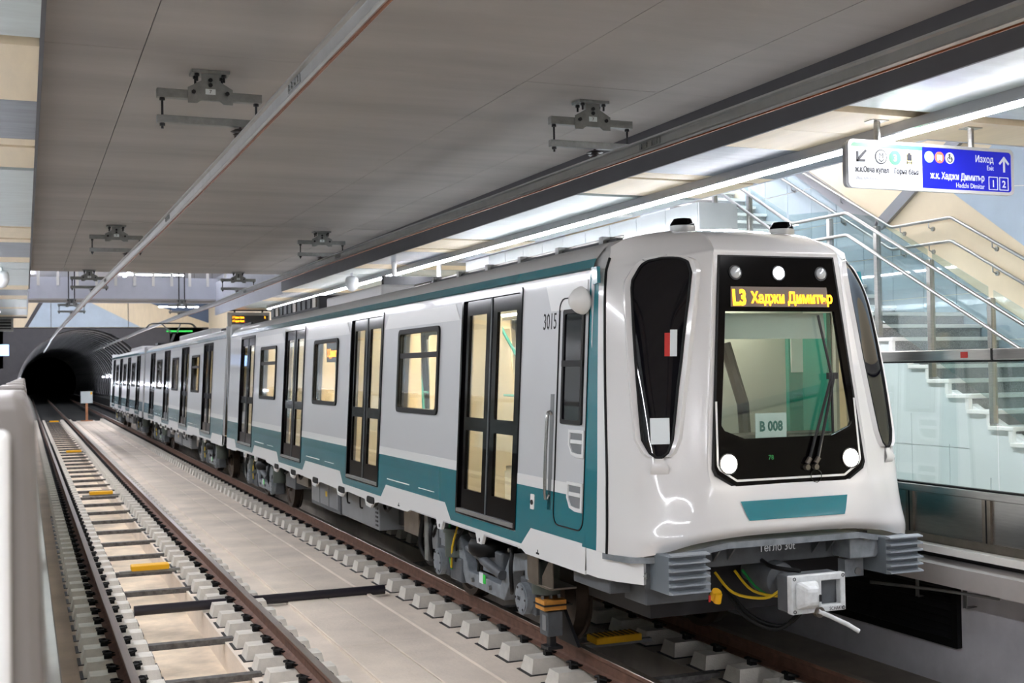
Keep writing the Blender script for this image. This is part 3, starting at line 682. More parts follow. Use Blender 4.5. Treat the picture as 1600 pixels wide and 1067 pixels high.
def flight(m0, m1, y_at, z_at):
    for m in range(m0, m1):
        y, z = y_at + RUN * m, z_at + RISE * m
        s_ = one_box('step', M['granite'], sc, SX0 + .02, SX1, y + .02, y + RUN + .06, z - RISE, z - .045)
        one_box('nosing', M['whites'], s_, SX0 - .03, SX1, y - .02, y + RUN + .03, z - .045, z, bevel=.008)
        one_box('side_tile', M['tile'], s_, SX0 + .004, SX0 + .022, y + .04, y + RUN + .04, z - .55, z - .045)
        one_box('riser_end', M['whites'], s_, SX0 - .025, SX0 + .025, y - .005, y + .045, z - RISE, z - .045)
flight(-5, 8, SY, STZ)
LZ = STZ + RISE * 8; LY = SY + RUN * 8
one_box('landing', M['whites'], sc, SX0 - .02, SX1, LY - .02, LY + 1.3, LZ - .045, LZ); one_box('landing_base', M['granite'], sc, SX0, SX1, LY, LY + 1.3, LZ - .2, LZ - .045)
flight(0, 14, LY + 1.27, LZ + RISE)
# balustrade on the near side
bl = empty('stair_balustrade', (SX0, 0, 0)); tag(bl, 'glass stair balustrade with steel posts and double handrails', 'balustrade')
zst = lambda y: STZ + (y - SY) * slope if y < LY else LZ + max(0, (y - LY - 1.27)) * slope
PY = [7.95, 8.84, 9.73, 10.63, 11.52, 12.41, 13.3, 14.2, 15.1]
for y in PY:
    one_box('post', M['steel'], bl, -.035, .035, y - .03, y + .03, zst(y) - .12, zst(y) + 1.2, bevel=.006)
rz = lambda y, d: (4.365 - d) - max(0, 11.99 - y) * .537 + max(0, y - 13.13) * .54
for d in (0, .27):
    MB().tube([(-.07, 7.9, rz(7.9, d)), (-.07, 11.97, rz(11.97, d)), (-.07, 12.02, rz(12.02, d)), (-.07, 13.1, rz(13.1, d)), (-.07, 13.16, rz(13.16, d)), (-.07, 15.8, rz(15.8, d))], .022, 10).build('handrail', M['steel'], bl, smooth=50)
for a, b in zip(PY, PY[1:]):
    MB().prism([(a + .04, zst(a + .04) + .1), (b - .04, zst(b - .04) + .1), (b - .04, zst(b - .04) + 1.3), (a + .04, zst(a + .04) + 1.3)], YZ, -.006, .006).build('glass_panel', M['gbal'], bl)
# handrail on the far wall
wh = empty('wall_handrail', (5.56, 0, 0)); tag(wh, 'double steel handrail along the beige wall above the stairs', 'handrail')
for d in (0, .30):
    MB().tube([(0, 8.0, rz(8.0, d)), (0, 11.97, rz(11.97, d)), (0, 12.02, rz(12.02, d)), (0, 13.1, rz(13.1, d)), (0, 13.16, rz(13.16, d)), (0, 16.2, rz(16.2, d))], .022, 10).build('rail', M['steel'], wh, smooth=50)
    for y in (8.9, 10.0, 11.3, 12.4, 12.95, 14.2, 15.4):
        z = rz(y, d); MB().tube([(0, y, z - .02), (0, y, z - .08), (.04, y, z - .1), (.08, y, z - .1)], .009, 6).cyl((.06, y, z - .1), (.08, y, z - .1), .03, n=10).build('rail_bracket', M['steel'], wh)
# cladding of the wall behind the stairs
wp = lambda a, b, d: (5.64 - d, a, b)
for i in range(16):
    for j in range(8):
        y0, z0 = 7.2 + .6 * i, PZ + .6 * j
        p = clip([(y0 + .004, z0 + .004), (y0 + .596, z0 + .004), (y0 + .596, z0 + .596), (y0 + .004, z0 + .596)], 4.38 - 13.32 * .573, .573)
        if len(p) >= 3 and abs(p[0][0] - p[1][0]) + abs(p[0][1] - p[2][1]) > .05: MB().prism(p, wp, 0, .012).build('wall_tile', M['tileb'], wr)
def strip(p, q, w):
    d = Vector((q[0] - p[0], q[1] - p[1])).normalized(); n_ = Vector((-d.y, d.x)) * w / 2
    return [(p[0] + n_.x, p[1] + n_.y), (q[0] + n_.x, q[1] + n_.y), (q[0] - n_.x, q[1] - n_.y), (p[0] - n_.x, p[1] - n_.y)]
MB().prism(strip((13.5, 4.44), (18.0, 7.1), .17), wp, 0, .05).build('wall_strip', M['signside'], wr)
MB().prism(strip((13.42, 4.44), (10.0, 6.5), .17), wp, 0, .055).build('wall_strip', M['signside'], wr)
for k, pl in enumerate(([(12.3, 4.86), (9.2, 2.72), (9.2, 4.5)], [(12.3, 4.86), (9.2, 4.5), (9.2, 6.7)])):
    MB().prism([(12.08 + (a - 12.3), b - .13) for a, b in pl], wp, 0, .02).build('wall_panel', M['blue'], wr)
MB().prism(strip((9.2, 4.42), (12.1, 4.75), .012), wp, 0, .024).build('panel_joint', M['whites'], wr)
# tiled block left of the stairs
tb = struct(one_box('wall_lift', M['grout'], None, 3.3, 3.92, 14.4, 23.9, PZ, CZ), 'grey tiled wall block behind the train roof')
for j in range(8):
    for i in range(9):
        one_box('wall_tile', M['tileg'], tb, 3.288, 3.3, 14.42 + i * .9, 15.31 + i * .9, PZ + j * .48 + .003, min(CZ, PZ + j * .48 + .477))
    one_box('wall_tile', M['tileg'], tb, 3.3, 3.92, 14.388, 14.4, PZ + j * .48 + .003, min(CZ, PZ + j * .48 + .477))
# ================================================================== LEFT PLATFORM BARRIER (foreground)
fb = empty('platform_barrier', (-5.46, 0, PZ)); tag(fb, 'blurred grey platform barrier in the left foreground', 'barrier')
def seg(y0, y1, name, zt=1.50):
    MB().prism([(-.16, 0), (.075, 0), (.066, 1.1), (.056, zt - .04), (.042, zt), (-.15, zt)], lambda a, b, d: (a, d, b), y0, y1).build(name, mat('barrier_grey', '#77716b', .4), fb, bevel=.02)
seg(1.9, 2.7, 'gate_post', 1.512)
for k in range(11): seg(6.0 + 4.1 * k, 6.8 + 4.1 * k, 'gate_post', 1.47)
one_box('inset_panel', M['whites'], fb, -.155, .020, 1.875, 1.9, 1.0, 1.462, bevel=.01)
one_box('inset_panel', M['whites'], fb, -.155, .014, 1.86, 1.9, .2, .98, bevel=.01)
for a, b in [(2.7, 6.0)] + [(6.8 + 4.1 * k, 10.1 + 4.1 * k) for k in range(10)]:
    one_box('base_panel', M['steel'], fb, -.05, .04, a, b, 0, .45); one_box('glass_panel', M['gbar'], fb, -.01, .01, a, b, .45, 1.36); one_box('top_rail', M['steel'], fb, -.05, .04, a, b, 1.36, 1.43)
# ================================================================== THE TRAIN
hw = lambda z: 1.355 - .0535 * (z - 1.1)
SL = lambda a, b, d: (-(hw(b) + d), a, b)        # left flank: (y, z, outwards)
SR = lambda a, b, d: ((hw(b) + d), a, b)
DZ0, DZ1, DW = 1.10, 3.245, .79                  # door opening
WZ0, WZ1, WW = 2.03, 3.0, .76                    # window
DOORS = (-6.75, -2.25, 2.25, 6.75); WINS = (-4.5, 0.0, 4.5)
# door prototype meshes (local to door centre, flank side given by P)
def door_meshes(P, tag_):
    out = {}
    out['frame'] = MB().ring(rrect(-DW - .01, DW + .01, DZ0 - .03, DZ1 + .01, .03, 2), rrect(-DW + .035, DW - .035, DZ0 + .01, DZ1 - .035, .02, 2), P, -.07, .012).mesh('passenger_door' + tag_, M['black'])
    leafs = []; panes = []
    for s_ in (-1, 1):
        a0, a1 = (-.755, -.012) if s_ < 0 else (.012, .755)
        g0, g1 = (-.625, -.14) if s_ < 0 else (.14, .625)
        leafs.append(MB().grid([a0, g0, g1, a1], [DZ0 + .02, 1.32, 1.91, 2.04, 3.06, DZ1 - .035], P, -.045, -.012, lambda a, b: g0 < a < g1 and (1.32 < b < 1.91 or 2.04 < b < 3.06)).mesh('door_leaf' + tag_, M['black']))
        for z0, z1 in ((1.32, 1.91), (2.04, 3.06)): panes.append(MB().prism([(g0, z0), (g1, z0), (g1, z1), (g0, z1)], P, -.032, -.027).mesh('door_glass' + tag_, M['gwin']))
    out['leaf'] = leafs; out['pane'] = panes
    out['seal'] = MB().prism([(-.014, DZ0 + .02), (.014, DZ0 + .02), (.014, DZ1 - .035), (-.014, DZ1 - .035)], P, -.04, -.004).mesh('centre_seal' + tag_, M['dgrey'])
    out['sill'] = MB().prism([(-.76, DZ0 - .012), (.76, DZ0 - .012), (.76, DZ0 + .022), (-.76, DZ0 + .022)], P, -.05, .02).mesh('door_sill' + tag_, M['alu'])
    ow, iw = rrect(-WW, WW, WZ0, WZ1, .07), rrect(-WW + .055, WW - .055, WZ0 + .055, WZ1 - .055, .05)
    out['wframe'] = MB().ring(ow, iw, P, -.06, .022).mesh('side_window' + tag_, M['rubber'])
    out['wglass'] = MB().prism(iw, P, -.012, -.007).mesh('window_glass' + tag_, M['gwin'])
    out['wbar'] = MB().prism([(-WW + .05, 2.66), (WW - .05, 2.66), (WW - .05, 2.72), (-WW + .05, 2.72)], P, -.03, .008).mesh('hopper_bar' + tag_, M['rubber'])
    return out
DM = {'L': door_meshes(SL, ''), 'R': door_meshes(SR, '')}
def smoothpoly(pts): return pts
def tubecurve(pts, r, n=8, sub=6):
    P = [Vector(p) for p in pts]; out = []
    for i in range(len(P) - 1):
        p0, p1, p2, p3 = P[max(i - 1, 0)], P[i], P[i + 1], P[min(i + 2, len(P) - 1)]
        for k in range(sub):
            t = k / sub; out.append(.5 * ((2 * p1) + (p2 - p0) * t + (2 * p0 - 5 * p1 + 4 * p2 - p3) * t * t + (3 * p1 - p0 - 3 * p2 + p3) * t ** 3))
    out.append(P[-1]); return MB().tube(out, r, n)

def car(yc, ya, yb, name_label, cab):
    """ya, yb: local ends of the body"""
    t = empty('train_car', (0, yc, 0)); tag(t, name_label, 'train car', 'metro train cars')
    zb = [.93, 1.06, DZ0 - .03, WZ0 + .03, WZ1 - .03, DZ1 + .01, 3.30]
    us = sorted(set([ya, yb] + [d + s_ * (DW + .005) for d in DOORS for s_ in (-1, 1)] + [w + s_ * (WW - .03) for w in WINS for s_ in (-1, 1)]))
    us = [u for u in us if ya <= u <= yb]
    def hole(a, b):
        for d in DOORS:
            if abs(a - d) < DW and DZ0 - .03 < b < DZ1 + .01: return True
        for w in WINS:
            if abs(a - w) < WW - .03 and WZ0 + .03 < b < WZ1 - .03: return True
        return False
    for nm, P in (('L', SL), ('R', SR)):
        MB().grid(us, zb, P, -.05, 0, hole).build('side_wall', M['grey'], t)
        MB().grid(us, [1.12, WZ0 + .03, WZ1 - .03, DZ1 - .02], P, -.14, -.12, lambda a, b: any(abs(a - d) < DW - .02 for d in DOORS) or any(abs(a - w) < WW - .02 and WZ0 + .03 < b < WZ1 - .03 for w in WINS)).build('inner_lining', M['cream'], t)
        D = DM[nm]
        for d in DOORS:
            f = link('passenger_door', D['frame'], t, loc=(0, d, 0))
            for q in D['leaf']: link('door_leaf', q, f)
            for q in D['pane']: link('door_glass', q, f)
            link('centre_seal', D['seal'], f); link('door_sill', D['sill'], f)
        for i, w in enumerate(WINS):
            f = link('side_window', D['wframe'], t, loc=(0, w, 0)); link('window_glass', D['wglass'], f)
            if i != 1: link('hopper_bar', D['wbar'], f)
        # painted bands
        edges = [ya] + [q for d in DOORS for q in (d - DW - .012, d + DW + .012)] + [yb]
        for k in range(0, len(edges), 2):
            a, b = edges[k], edges[k + 1]
            if b - a < .05: continue
            first, last = k == 0, k == len(edges) - 2
            MB().prism([(a, 1.49), (b, 1.49), (b, 1.585), (a, 1.585)], P, 0, .003).build('white_band', M['white'], t)
            la = a + (.14 if not first else 0); lb = b - (.14 if not last else 0)
            pl = [(a, 1.49), (b, 1.49)]
            pl += ([(b, 1.135)] if last else [(b, .975), (lb, .975), (lb - .2, 1.135)])
            pl += ([(a, 1.135)] if first else [(la + .2, 1.135), (la, .975), (a, .975)])
            MB().prism(pl, P, 0, .004).build('teal_band', M['teal'], t)
            if not first and not last:
                c_ = (a + b) / 2
                MB().prism([(c_ + .15, 1.205), (c_ + 1.05, 1.205), (c_ + 1.05, 1.217), (c_ + .15, 1.217)], P, 0, .007).build('pinstripe', M['whites'], t)
                MB().prism([(c_ - .75, 1.205), (c_ - .2, 1.205), (c_ - .2, 1.213), (c_ - .75, 1.213)], P, 0, .007).build('pinstripe', M['whites'], t)
                MB().prism([(a + .06, 3.03), (b - .06, 3.03), (b - .22, 3.20), (a + .22, 3.20)][::-1], P, 0, .006).build('cant_pressing', M['white'], t)
        for d in DOORS:
            MB().prism([(d - DW - .012, .975), (d + DW + .012, .975), (d + DW + .012, 1.062), (d - DW - .012, 1.062)], P, 0, .004).build('teal_band', M['teal'], t)
        # white skirt with lobes and cut-outs
        sk = [(ya, 1.14)]
        for d in DOORS:
            sk += [(d - DW - .352, 1.134), (d - DW - .152, .974), (d + DW + .152, .974), (d + DW + .352, 1.134)]
        sk += [(yb, 1.14), (yb, .90)]
        bot = []
        for b0 in (6.05, -6.05):
            bot += [(b0 + 1.75, .90), (b0 + 1.6, .945), (b0 + .72, .945), (b0 + .66, .84), (b0 + .54, .84), (b0 + .48, .945), (b0 - .48, .945), (b0 - .54, .84), (b0 - .66, .84), (b0 - .72, .945), (b0 - 1.6, .945), (b0 - 1.75, .90)]
            if b0 > 0:
                for q in (3.3, 1.9, .3, -1.3, -2.8):
                    bot += [(q + .35, .875), (q + .27, .80), (q + .05, .79), (q - .05, .86), (q - .3, .89)]
        sk += bot + [(ya, .90)]
        sk = [(min(max(a, ya), yb), b) for a, b in sk]
        MB().prism(sk, P, -.03, .002).build('lower_skirt', M['white'], t)
        for b0 in (6.05, -6.05):
            for q in (-.6, .6): MB().cyl(P(b0 + q, .875, .003), P(b0 + q, .875, -.035), .022, n=10).build('jacking_eye', M['dark'], t)
        if nm == 'L':
            for q in (3.3, 1.9, .3, -1.3, -2.8):
                MB().prism(rrect(q - .12, q + .22, .845, .93, .038, 3), P, .0, .012).build('skirt_scoop', M['rubber'], t)
                MB().tube([P(q + .2, .85, .02), P(q + .05, .835, .02), P(q - .12, .845, .02)], .008, 6).build('scoop_lip', M['whites'], t)
        MB().prism([(ya, 3.298), (yb, 3.298), (yb, 3.31), (ya, 3.31)], P, -.05, .012).build('gutter', M['rubber'], t)
        MB().add([P(ya, 3.30, .014), P(yb, 3.30, .014), (P(0, 3.30, -.022)[0], yb, 3.385), (P(0, 3.30, -.022)[0], ya, 3.385)], [(0, 1, 2, 3)]).build('cant_stripe', M['teal'], t)
    # roof
    prof = [(1.238, 3.295), (1.212, 3.385), (1.15, 3.46), (1.0, 3.535), (.76, 3.59), (.4, 3.63), (0, 3.645)]
    prof = prof + [(-a, b) for a, b in prof[-2::-1]]
    mb = MB(); n = len(prof)
    mb.v = [(a, ya, b) for a, b in prof] + [(a, yb, b) for a, b in prof]
    for k in range(n - 1): mb.f.append([k, k + 1, n + k + 1, n + k]); mb.m.append(0)
    mb.build('roof', M['roofp'], t, smooth=35)
    one_box('floor_pan', M['dark'], t, -1.3, 1.3, ya, yb, .98, 1.06)
    one_box('saloon_floor', M['creamf'], t, -1.24, 1.24, ya + .05, yb - .05, 1.075, 1.10)
    one_box('saloon_ceiling', M['whites'], t, -1.12, 1.12, ya + .05, yb - .05, 3.24, 3.27)
    for s_ in (-.55, .55): one_box('saloon_lamp', M['saloon'], t, s_ - .09, s_ + .09, ya + .6, yb - .6, 3.225, 3.24)
    for y in ([ya, yb] if not cab else [yb]):
        s_ = 1 if y == yb else -1
        MB().grid([-1.235, -.62, .62, 1.235], [.93, 3.0, 3.56], lambda a, b, d: (a, y + s_ * d, b), -.05, 0, lambda a, b: abs(a) < .62 and b < 3.0).build('end_wall', M['grey'], t)
    # draught screens, poles, seats
    scr = MB().prism(rrect(-1.2, -.80, 1.12, 3.1, .05, 2), XZ, -.02, .02).mesh('draught_screen', M['cream'])
    for d in DOORS:
        for s_ in (-1, 1):
            if ya + .2 < d + s_ * .83 < yb - .2: link('draught_screen', scr, t, loc=(0, d + s_ * .86, 0)); link('draught_screen', scr, t, loc=(2.0, d + s_ * .86, 0))
    for w in WINS:
        for sx in (-1, 1):
            MB().prism([(w - 1.3, 1.45), (w + 1.3, 1.45), (w + 1.3, 1.53), (w - 1.3, 1.53)], YZ, sx * .74, sx * 1.2).prism([(w - 1.3, 1.53), (w + 1.3, 1.53), (w + 1.3, 2.02), (w - 1.3, 2.02)], YZ, sx * 1.12, sx * 1.2).build('bench_seat', M['cream'], t)
        for y0, sg_ in ((w - .35, 1), (w + .35, -1)):
            tubecurve([(-.55, y0, 1.1), (-.6, y0 + .06 * sg_, 1.7), (-.62, y0 + .3 * sg_, 2.2), (-.6, y0 + .4 * sg_, 2.6), (-.5, y0 + .15 * sg_, 3.0), (-.4, y0, 3.24)], .022).build('grab_pole', M['tealp'], t, smooth=60)
        MB().tube([(-.62, w - .9, 2.12), (-.62, w + .9, 2.12)], .018).build('grab_rail', M['tealp'], t, smooth=60)
    for d in DOORS:
        for s_ in (-1, 1):
            tubecurve([(.72, d + s_ * .78, 1.25), (.74, d + s_ * .7, 1.9), (.72, d + s_ * .55, 2.5), (.5, d + s_ * .45, 3.0), (.4, d + s_ * .4, 3.24)], .022).build('grab_pole', M['tealp'], t, smooth=60)
        MB().tube([(.8, d - .75, 2.15), (.8, d + .75, 2.15)], .018).build('grab_rail', M['tealp'], t, smooth=60)
        for k in range(4): MB().tube([(-.6 + k * .3, d - .5, 3.12), (-.5 + k * .3, d + .5, 3.12)], .018, 6).build('ceiling_grab_rail', M['tealp'], t)
        one_box('notice', M['red'], t, 1.185, 1.19, d + 1.0, d + 1.12, 2.5, 2.78); one_box('notice', M['paper'], t, 1.185, 1.19, d + .95, d + 1.06, 2.15, 2.42)
    # saloon display seen in the middle window and in the last door
    if True:
        one_box('saloon_display', M['dark'], t, -1.16, -1.10, -.35, .42, 2.66, 2.95)
        text('led_text', 'Х.Димитър', .16, M['amber'], t, (-1.163, .36, 2.74), (0, -1, 0), (0, 0, 1), sx=.85, extrude=.001, bold=.004)
    # bogies
    for b0 in (-6.05, 6.05): bogie(t, b0, cab and b0 < 0)
    # equipment boxes under the floor
    def ubox(nm_, m, y0, y1, z0, z1, x=-1.12, depth=.9): return one_box(nm_, M[m], t, x, x + depth, y0, y1, z0, z1, bevel=.012)
    ubox('stainless_box', 'bsteel', -3.95, -3.35, .55, .93, depth=.5)
    b1 = ubox('equipment_box', 'lbox', -2.25, -.25, .42, .90)
    for k in range(7): one_box('vent_slot', M['dark'], b1, -1.126, -1.118, -2.2, -2.08, .47 + k * .055, .495 + k * .055)
    for q in (-.75, -1.45): tubecurve([(-1.125, q, .82), (-1.16, q, .80), (-1.16, q, .66), (-1.125, q, .64)], .012, 6, 3).build('handle', M['dark'], b1)
    b2 = ubox('inverter_box', 'dgrey', -.15, 1.75, .40, .93)
    for k in range(3): one_box('cover_panel', M['lbox'], b2, -1.13, -1.118, -.06 + k * .6, .5 + k * .6, .46, .88, bevel=.006)
    one_box('warning_plate', M['yel'], b2, -1.134, -1.13, .62, .72, .6, .68)
    ubox('brown_resistor_box', 'bsteel', 2.0, 2.9, .62, .92, depth=.6); ubox('battery_box', 'dgrey', 3.0, 3.8, .50, .9); ubox('air_tank_box', 'dark', -3.3, -2.4, .5, .85, x=-.9)
    for q in (-3.1, -2.5, .9, 2.0, 2.6, 3.2):
        tubecurve([(-1.16, q, .93), (-1.2, q + .12, .78), (-1.18, q + .35, .76), (-1.16, q + .5, .9)], .022, 6, 4).build('cable_loop', M['rubber'], t, smooth=60)
    MB().tube([(-.9, ya + .3, .93), (-.9, yb - .3, .93)], .04).build('brake_pipe', M['dark'], t); one_box('underframe_beam', M['dark'], t, -.8, .8, ya + .4, yb - .4, .78, .98)
    return t
# ---- bogie
def wheel_mesh():
    return MB().lathe([(.06, -.09), (.12, -.09), (.14, -.05), (.34, -.035), (.36, -.065), (.42, -.065), (.423, .055), (.45, .062), (.445, .09), (.37, .09), (.35, .03), (.14, .0), (.12, .05), (.06, .05)], (0, 0, 0), (1, 0, 0), 32).mesh('wheel', M['wheel'], smooth=35)
WM = wheel_mesh()
def bogie(t, b0, front):
    fr = MB()
    for s_ in (-1, 1):
        fr.prism([(-1.55, .80), (-1.1, .80), (-.72, .74), (-.45, .40), (.45, .40), (.72, .74), (1.1, .80), (1.55, .80), (1.55, .66), (1.12, .64), (.80, .58), (.55, .26), (-.55, .26), (-.80, .58), (-1.12, .64), (-1.55, .66)], YZ, s_ * .98, s_ * 1.10)
        fr.box(s_ * .97, s_ * 1.115, -1.57, -1.5, .62, .84)
    fr.box(-1.0, 1.0, -.3, .3, .42, .62)
    f = fr.build('bogie', M['frame'], t, loc=(0, b0, 0), bevel=.01)
    for y in (-1.2, 1.2):
        for s_ in (-1, 1):
            w = link('wheel', WM, f, loc=(s_ * .76, y, .425))
            if s_ > 0: w.rotation_euler.z = math.pi
        MB().cyl((-.9, y, .425), (.9, y, .425), .08, n=12).build('axle', M['wheel'], f)
    for s_ in (-1, 1):
        MB().lathe([(.06, .62), (.22, .63), (.25, .68), (.25, .74), (.22, .79), (.2, .80), (.23, .82), (.25, .86), (.22, .9), (.1, .91)], (s_ * 1.0, 0, 0), (0, 0, 1), 20).build('air_spring', M['rubber'], f, smooth=50)
    for y in (-1.2, 1.2):
        x = -1.1
        MB().box(x - .03, x + .14, y - .17, y + .17, .26, .58).build('axle_box', M['dgrey'], f, bevel=.02)
        MB().cyl((x - .09, y, .40), (x - .02, y, .40), .145, n=24).cyl((x - .10, y, .40), (x - .09, y, .40), .125, n=24).build('axle_cover', M['frame'], f, smooth=35)
        for k in range(6):
            a = k * math.pi / 3; MB().cyl((x - .105, y + .11 * math.cos(a), .40 + .11 * math.sin(a)), (x - .10, y + .11 * math.cos(a), .40 + .11 * math.sin(a)), .012, n=6).build('cover_bolt', M['dark'], f)
        MB().cyl((x + .02, y - .33, .50), (x + .02, y - .33, .76), .13, n=18).cyl((x + .02, y - .33, .76), (x + .02, y - .33, .80), .15, n=18).build('primary_spring', mat('spring_housing', '#4f564f', .5), f, smooth=35)
        one_box('spring_bracket', M['frame'], f, x - .06, x + .06, y - .22, y - .02, .58, .76, bevel=.012)
        tubecurve([(x - .05, y + .28, .84), (x - .1, y + .22, .66), (x - .08, y + .25, .46), (x - .02, y + .4, .38)], .02, 6, 4).build('hose', M['rubber'], f, smooth=60)
    MB().cyl((-1.14, -.62, .52), (-1.14, .35, .66), .035, n=10).cyl((-1.14, -.62, .52), (-1.14, -.1, .595), .05, n=10).build('damper', M['dgrey'], f, smooth=40)
    one_box('label_plate', M['paper'], f, -1.104, -1.1, .02, .13, .33, .44); one_box('label_plate', M['lgreen'], f, -1.1045, -1.1, -.05, .02, .34, .43)
    MB().tube([(-1.12, .95, .93), (-1.17, .9, .62), (-1.14, .88, .36)], .012, 6).build('green_cable', M['grn'], f); tubecurve([(-1.12, .72, .84), (-1.17, .76, .62), (-1.15, .86, .38)], .012, 6, 3).build('yellow_cable', M['yel'], f)
    one_box('brake_unit', M['dgrey'], f, -1.12, -.9, .62, 1.0, .24, .50, bevel=.02); one_box('brake_unit', M['dgrey'], f, -1.12, -.9, -.55, -.35, .5, .72, bevel=.02)
    one_box('junction_box', M['lbox'], f, -1.16, -1.02, 1.3, 1.5, .5, .78, bevel=.012); one_box('junction_box', M['galv'], f, -1.17, -1.08, 1.62, 1.74, .34, .86, bevel=.01); one_box('junction_box', M['frame'], f, -1.17, -1.05, 1.02, 1.2, .66, .84, bevel=.01)
    for q in (-.2, .5, 1.25): tubecurve([(-1.13, q, .84), (-1.18, q + .1, .7), (-1.13, q + .25, .6), (-1.12, q + .3, .45)], .016, 6, 3).build('hose', M['rubber'], f, smooth=60)
    for y, z in ((-.75, .78), (.72, .78), (-.2, .33), (.3, .33), (-1.35, .72)): MB().cyl((-1.13, y, z), (-1.1, y, z), .025, n=6).build('frame_bolt', M['galv'], f)
    tubecurve([(-1.12, 1.85, .9), (-1.15, 1.95, .5), (-1.1, 1.75, .3), (-1.1, 1.5, .38)], .03, 8, 5).build('sag_hose', M['rubber'], f, smooth=60)
    if front:
        MB().prism([(-1.86, .06), (-1.45, .06), (-1.45, .36), (-1.55, .36)], YZ, -.93, -.90).build('guard_plate', M['dark'], f)
        s_ = one_box('shoe_box', M['dgrey'], f, -1.13, -.98, -1.66, -1.48, .13, .35, bevel=.01)
        one_box('shoe_cover', M['lbox'], s_, -1.14, -1.13, -1.64, -1.56, .18, .32, bevel=.004)
        for z in (.365, .415): one_box('wood_block', M['orange'], s_, -1.17, -.95, -1.68, -1.48, z, z + .04, bevel=.005)
        one_box('wood_clamp', M['dark'], s_, -1.18, -.90, -1.70, -1.46, .405, .415)
        for q in (-1.14, -1.06, -.98): MB().cyl((q, -1.58, .455), (q, -1.58, .485), .016, n=6).build('clamp_bolt', M['galv'], s_)
        MB().box(-1.09, -1.03, -1.62, -1.54, .03, .13).box(-1.13, -.98, -1.66, -1.5, .012, .04).build('shoe_foot', M['dark'], s_, bevel=.006)
        MB().prism([(-1.86, .90), (-1.62, .90), (-1.62, .70), (-1.66, .64), (-1.86, .64)], YZ, -1.30, -1.29).prism([(-2.12, .90), (-2.08, .90), (-1.9, .72), (-1.9, .63), (-2.12, .63)], YZ, -1.28, -1.27).box(-1.3, -1.05, -2.11, -1.62, .63, .645).build('boarding_step', M['bsteel'], f)
        text('chalk_mark', '210m', .12, M['paper'], f, (-1.125, -.98, .83), (0, -1, 0), (0, 0, 1), sx=.8, extrude=.001)
        text('axle_mark', 'SKF', .05, M['dark'], f, (-1.207, -1.14, .385), (0, -1, 0), (0, 0, 1), extrude=.001)
YC = (17.49, 36.55, 55.72)
A = car(YC[0], 8.50 - YC[0], 26.42 - YC[0], 'front metro car with driver cab, lit headlights and number 3015', True)
B = car(YC[1], -9.45, 9.45, 'middle metro car between the front car and the rear car', False)
Cc = car(YC[2], -9.0, 8.85, 'rear metro car standing nearest the tunnel', False)
# gangways
for par, y0, y1 in ((A, 26.42 - YC[0], 27.09 - YC[0]), (B, 9.45, 46.71 - YC[1])):
    g = MB()
    n_ = 9
    for k in range(n_):
        ya_ = y0 + (y1 - y0) * k / n_; yb_ = y0 + (y1 - y0) * (k + 1) / n_; w = 1.06 if k % 2 else 1.12
        g.ring(rrect(-w, w, .95, 3.35 + (.0 if k % 2 else .05), .15, 3), rrect(-w + .12, w - .12, 1.05, 3.2, .15, 3), XZ, ya_, yb_)
    g.build('gangway_bellows', M['rubber'], par)
    one_box('bellows_frame', M['grey'], par, -1.24, -1.1, y0, y0 + .1, .95, 3.5); one_box('bellows_frame', M['grey'], par, -1.24, -1.1, y1 - .1, y1, .95, 3.5)
    MB().cyl((0, y0 - .5, .72), (0, y1 - .02, .72), .11, n=10).build('inner_coupler', M['dark'], par)
# roof gear
def roofbox(par, nm_, m, x0, x1, y0, y1, z0, z1, bv=.03): return one_box(nm_, M[m], par, x0, x1, y0 - par.location.y, y1 - par.location.y, z0, z1, bevel=bv)
r1 = roofbox(A, 'roof_rail', 'dark', -.62, -.56, 9.3, 14.5, 3.60, 3.645, .005); roofbox(A, 'roof_rail', 'steel', -.585, -.545, 9.3, 14.5, 3.645, 3.675, .005)
for k in range(6): roofbox(A, 'roof_clamp', 'galv', -.66, -.5, 9.5 + k * .95, 9.58 + k * .95, 3.59, 3.68, .005)
roofbox(A, 'roof_hatch', 'steel', -.5, .5, 12.8, 15.6, 3.60, 3.69); roofbox(A, 'aircon_unit', 'roofp', -.75, .75, 16.3, 19.6, 3.50, 3.74)
ru = roofbox(A, 'resistor_bank', 'dark', -.65, .65, 20.6, 25.0, 3.6, 3.86)
for k in range(10): one_box('resistor_element', M['dgrey'] if k % 4 else M['bsteel'], ru, -.67, -.64, 20.75 - YC[0] + k * .42, 21.0 - YC[0] + k * .42, 3.66, 3.82)
roofbox(B, 'aircon_unit', 'roofp', -.75, .75, 33.0, 40.0, 3.5, 3.74); roofbox(B, 'roof_rail', 'dark', -.62, -.55, 27.5, 32.0, 3.60, 3.69)
roofbox(Cc, 'aircon_unit', 'roofp', -.75, .75, 53.5, 59.0, 3.5, 3.74)
# pantograph on the rear car
py = 48.8 - YC[2]
pf = MB().box(-.6, .6, py - .5, py - .4, 3.66, 3.74).box(-.6, .6, py + .4, py + .5, 3.66, 3.74).box(-.6, -.5, py - .5, py + .5, 3.66, 3.74).box(.5, .6, py - .5, py + .5, 3.66, 3.74).build('pantograph', M['dgrey'], Cc)
MB().cyl((0, py + .5, 3.74), (0, py - .75, 4.1), .045, n=8).build('lower_arm', M['dgrey'], pf)
for s_ in (-1, 1): MB().cyl((s_ * .1, py - .75, 4.1), (s_ * .35, py + .3, 4.5), .025, n=8).build('upper_arm', M['dgrey'], pf)
for q in (0, .35):
    tubecurve([(-.95, py + .15 + q, 4.35), (-.8, py + .15 + q, 4.50), (-.5, py + .15 + q, 4.53), (.5, py + .15 + q, 4.53), (.8, py + .15 + q, 4.50), (.95, py + .15 + q, 4.35)], .022, 6, 4).build('collector_bow', M['dgrey'], pf)

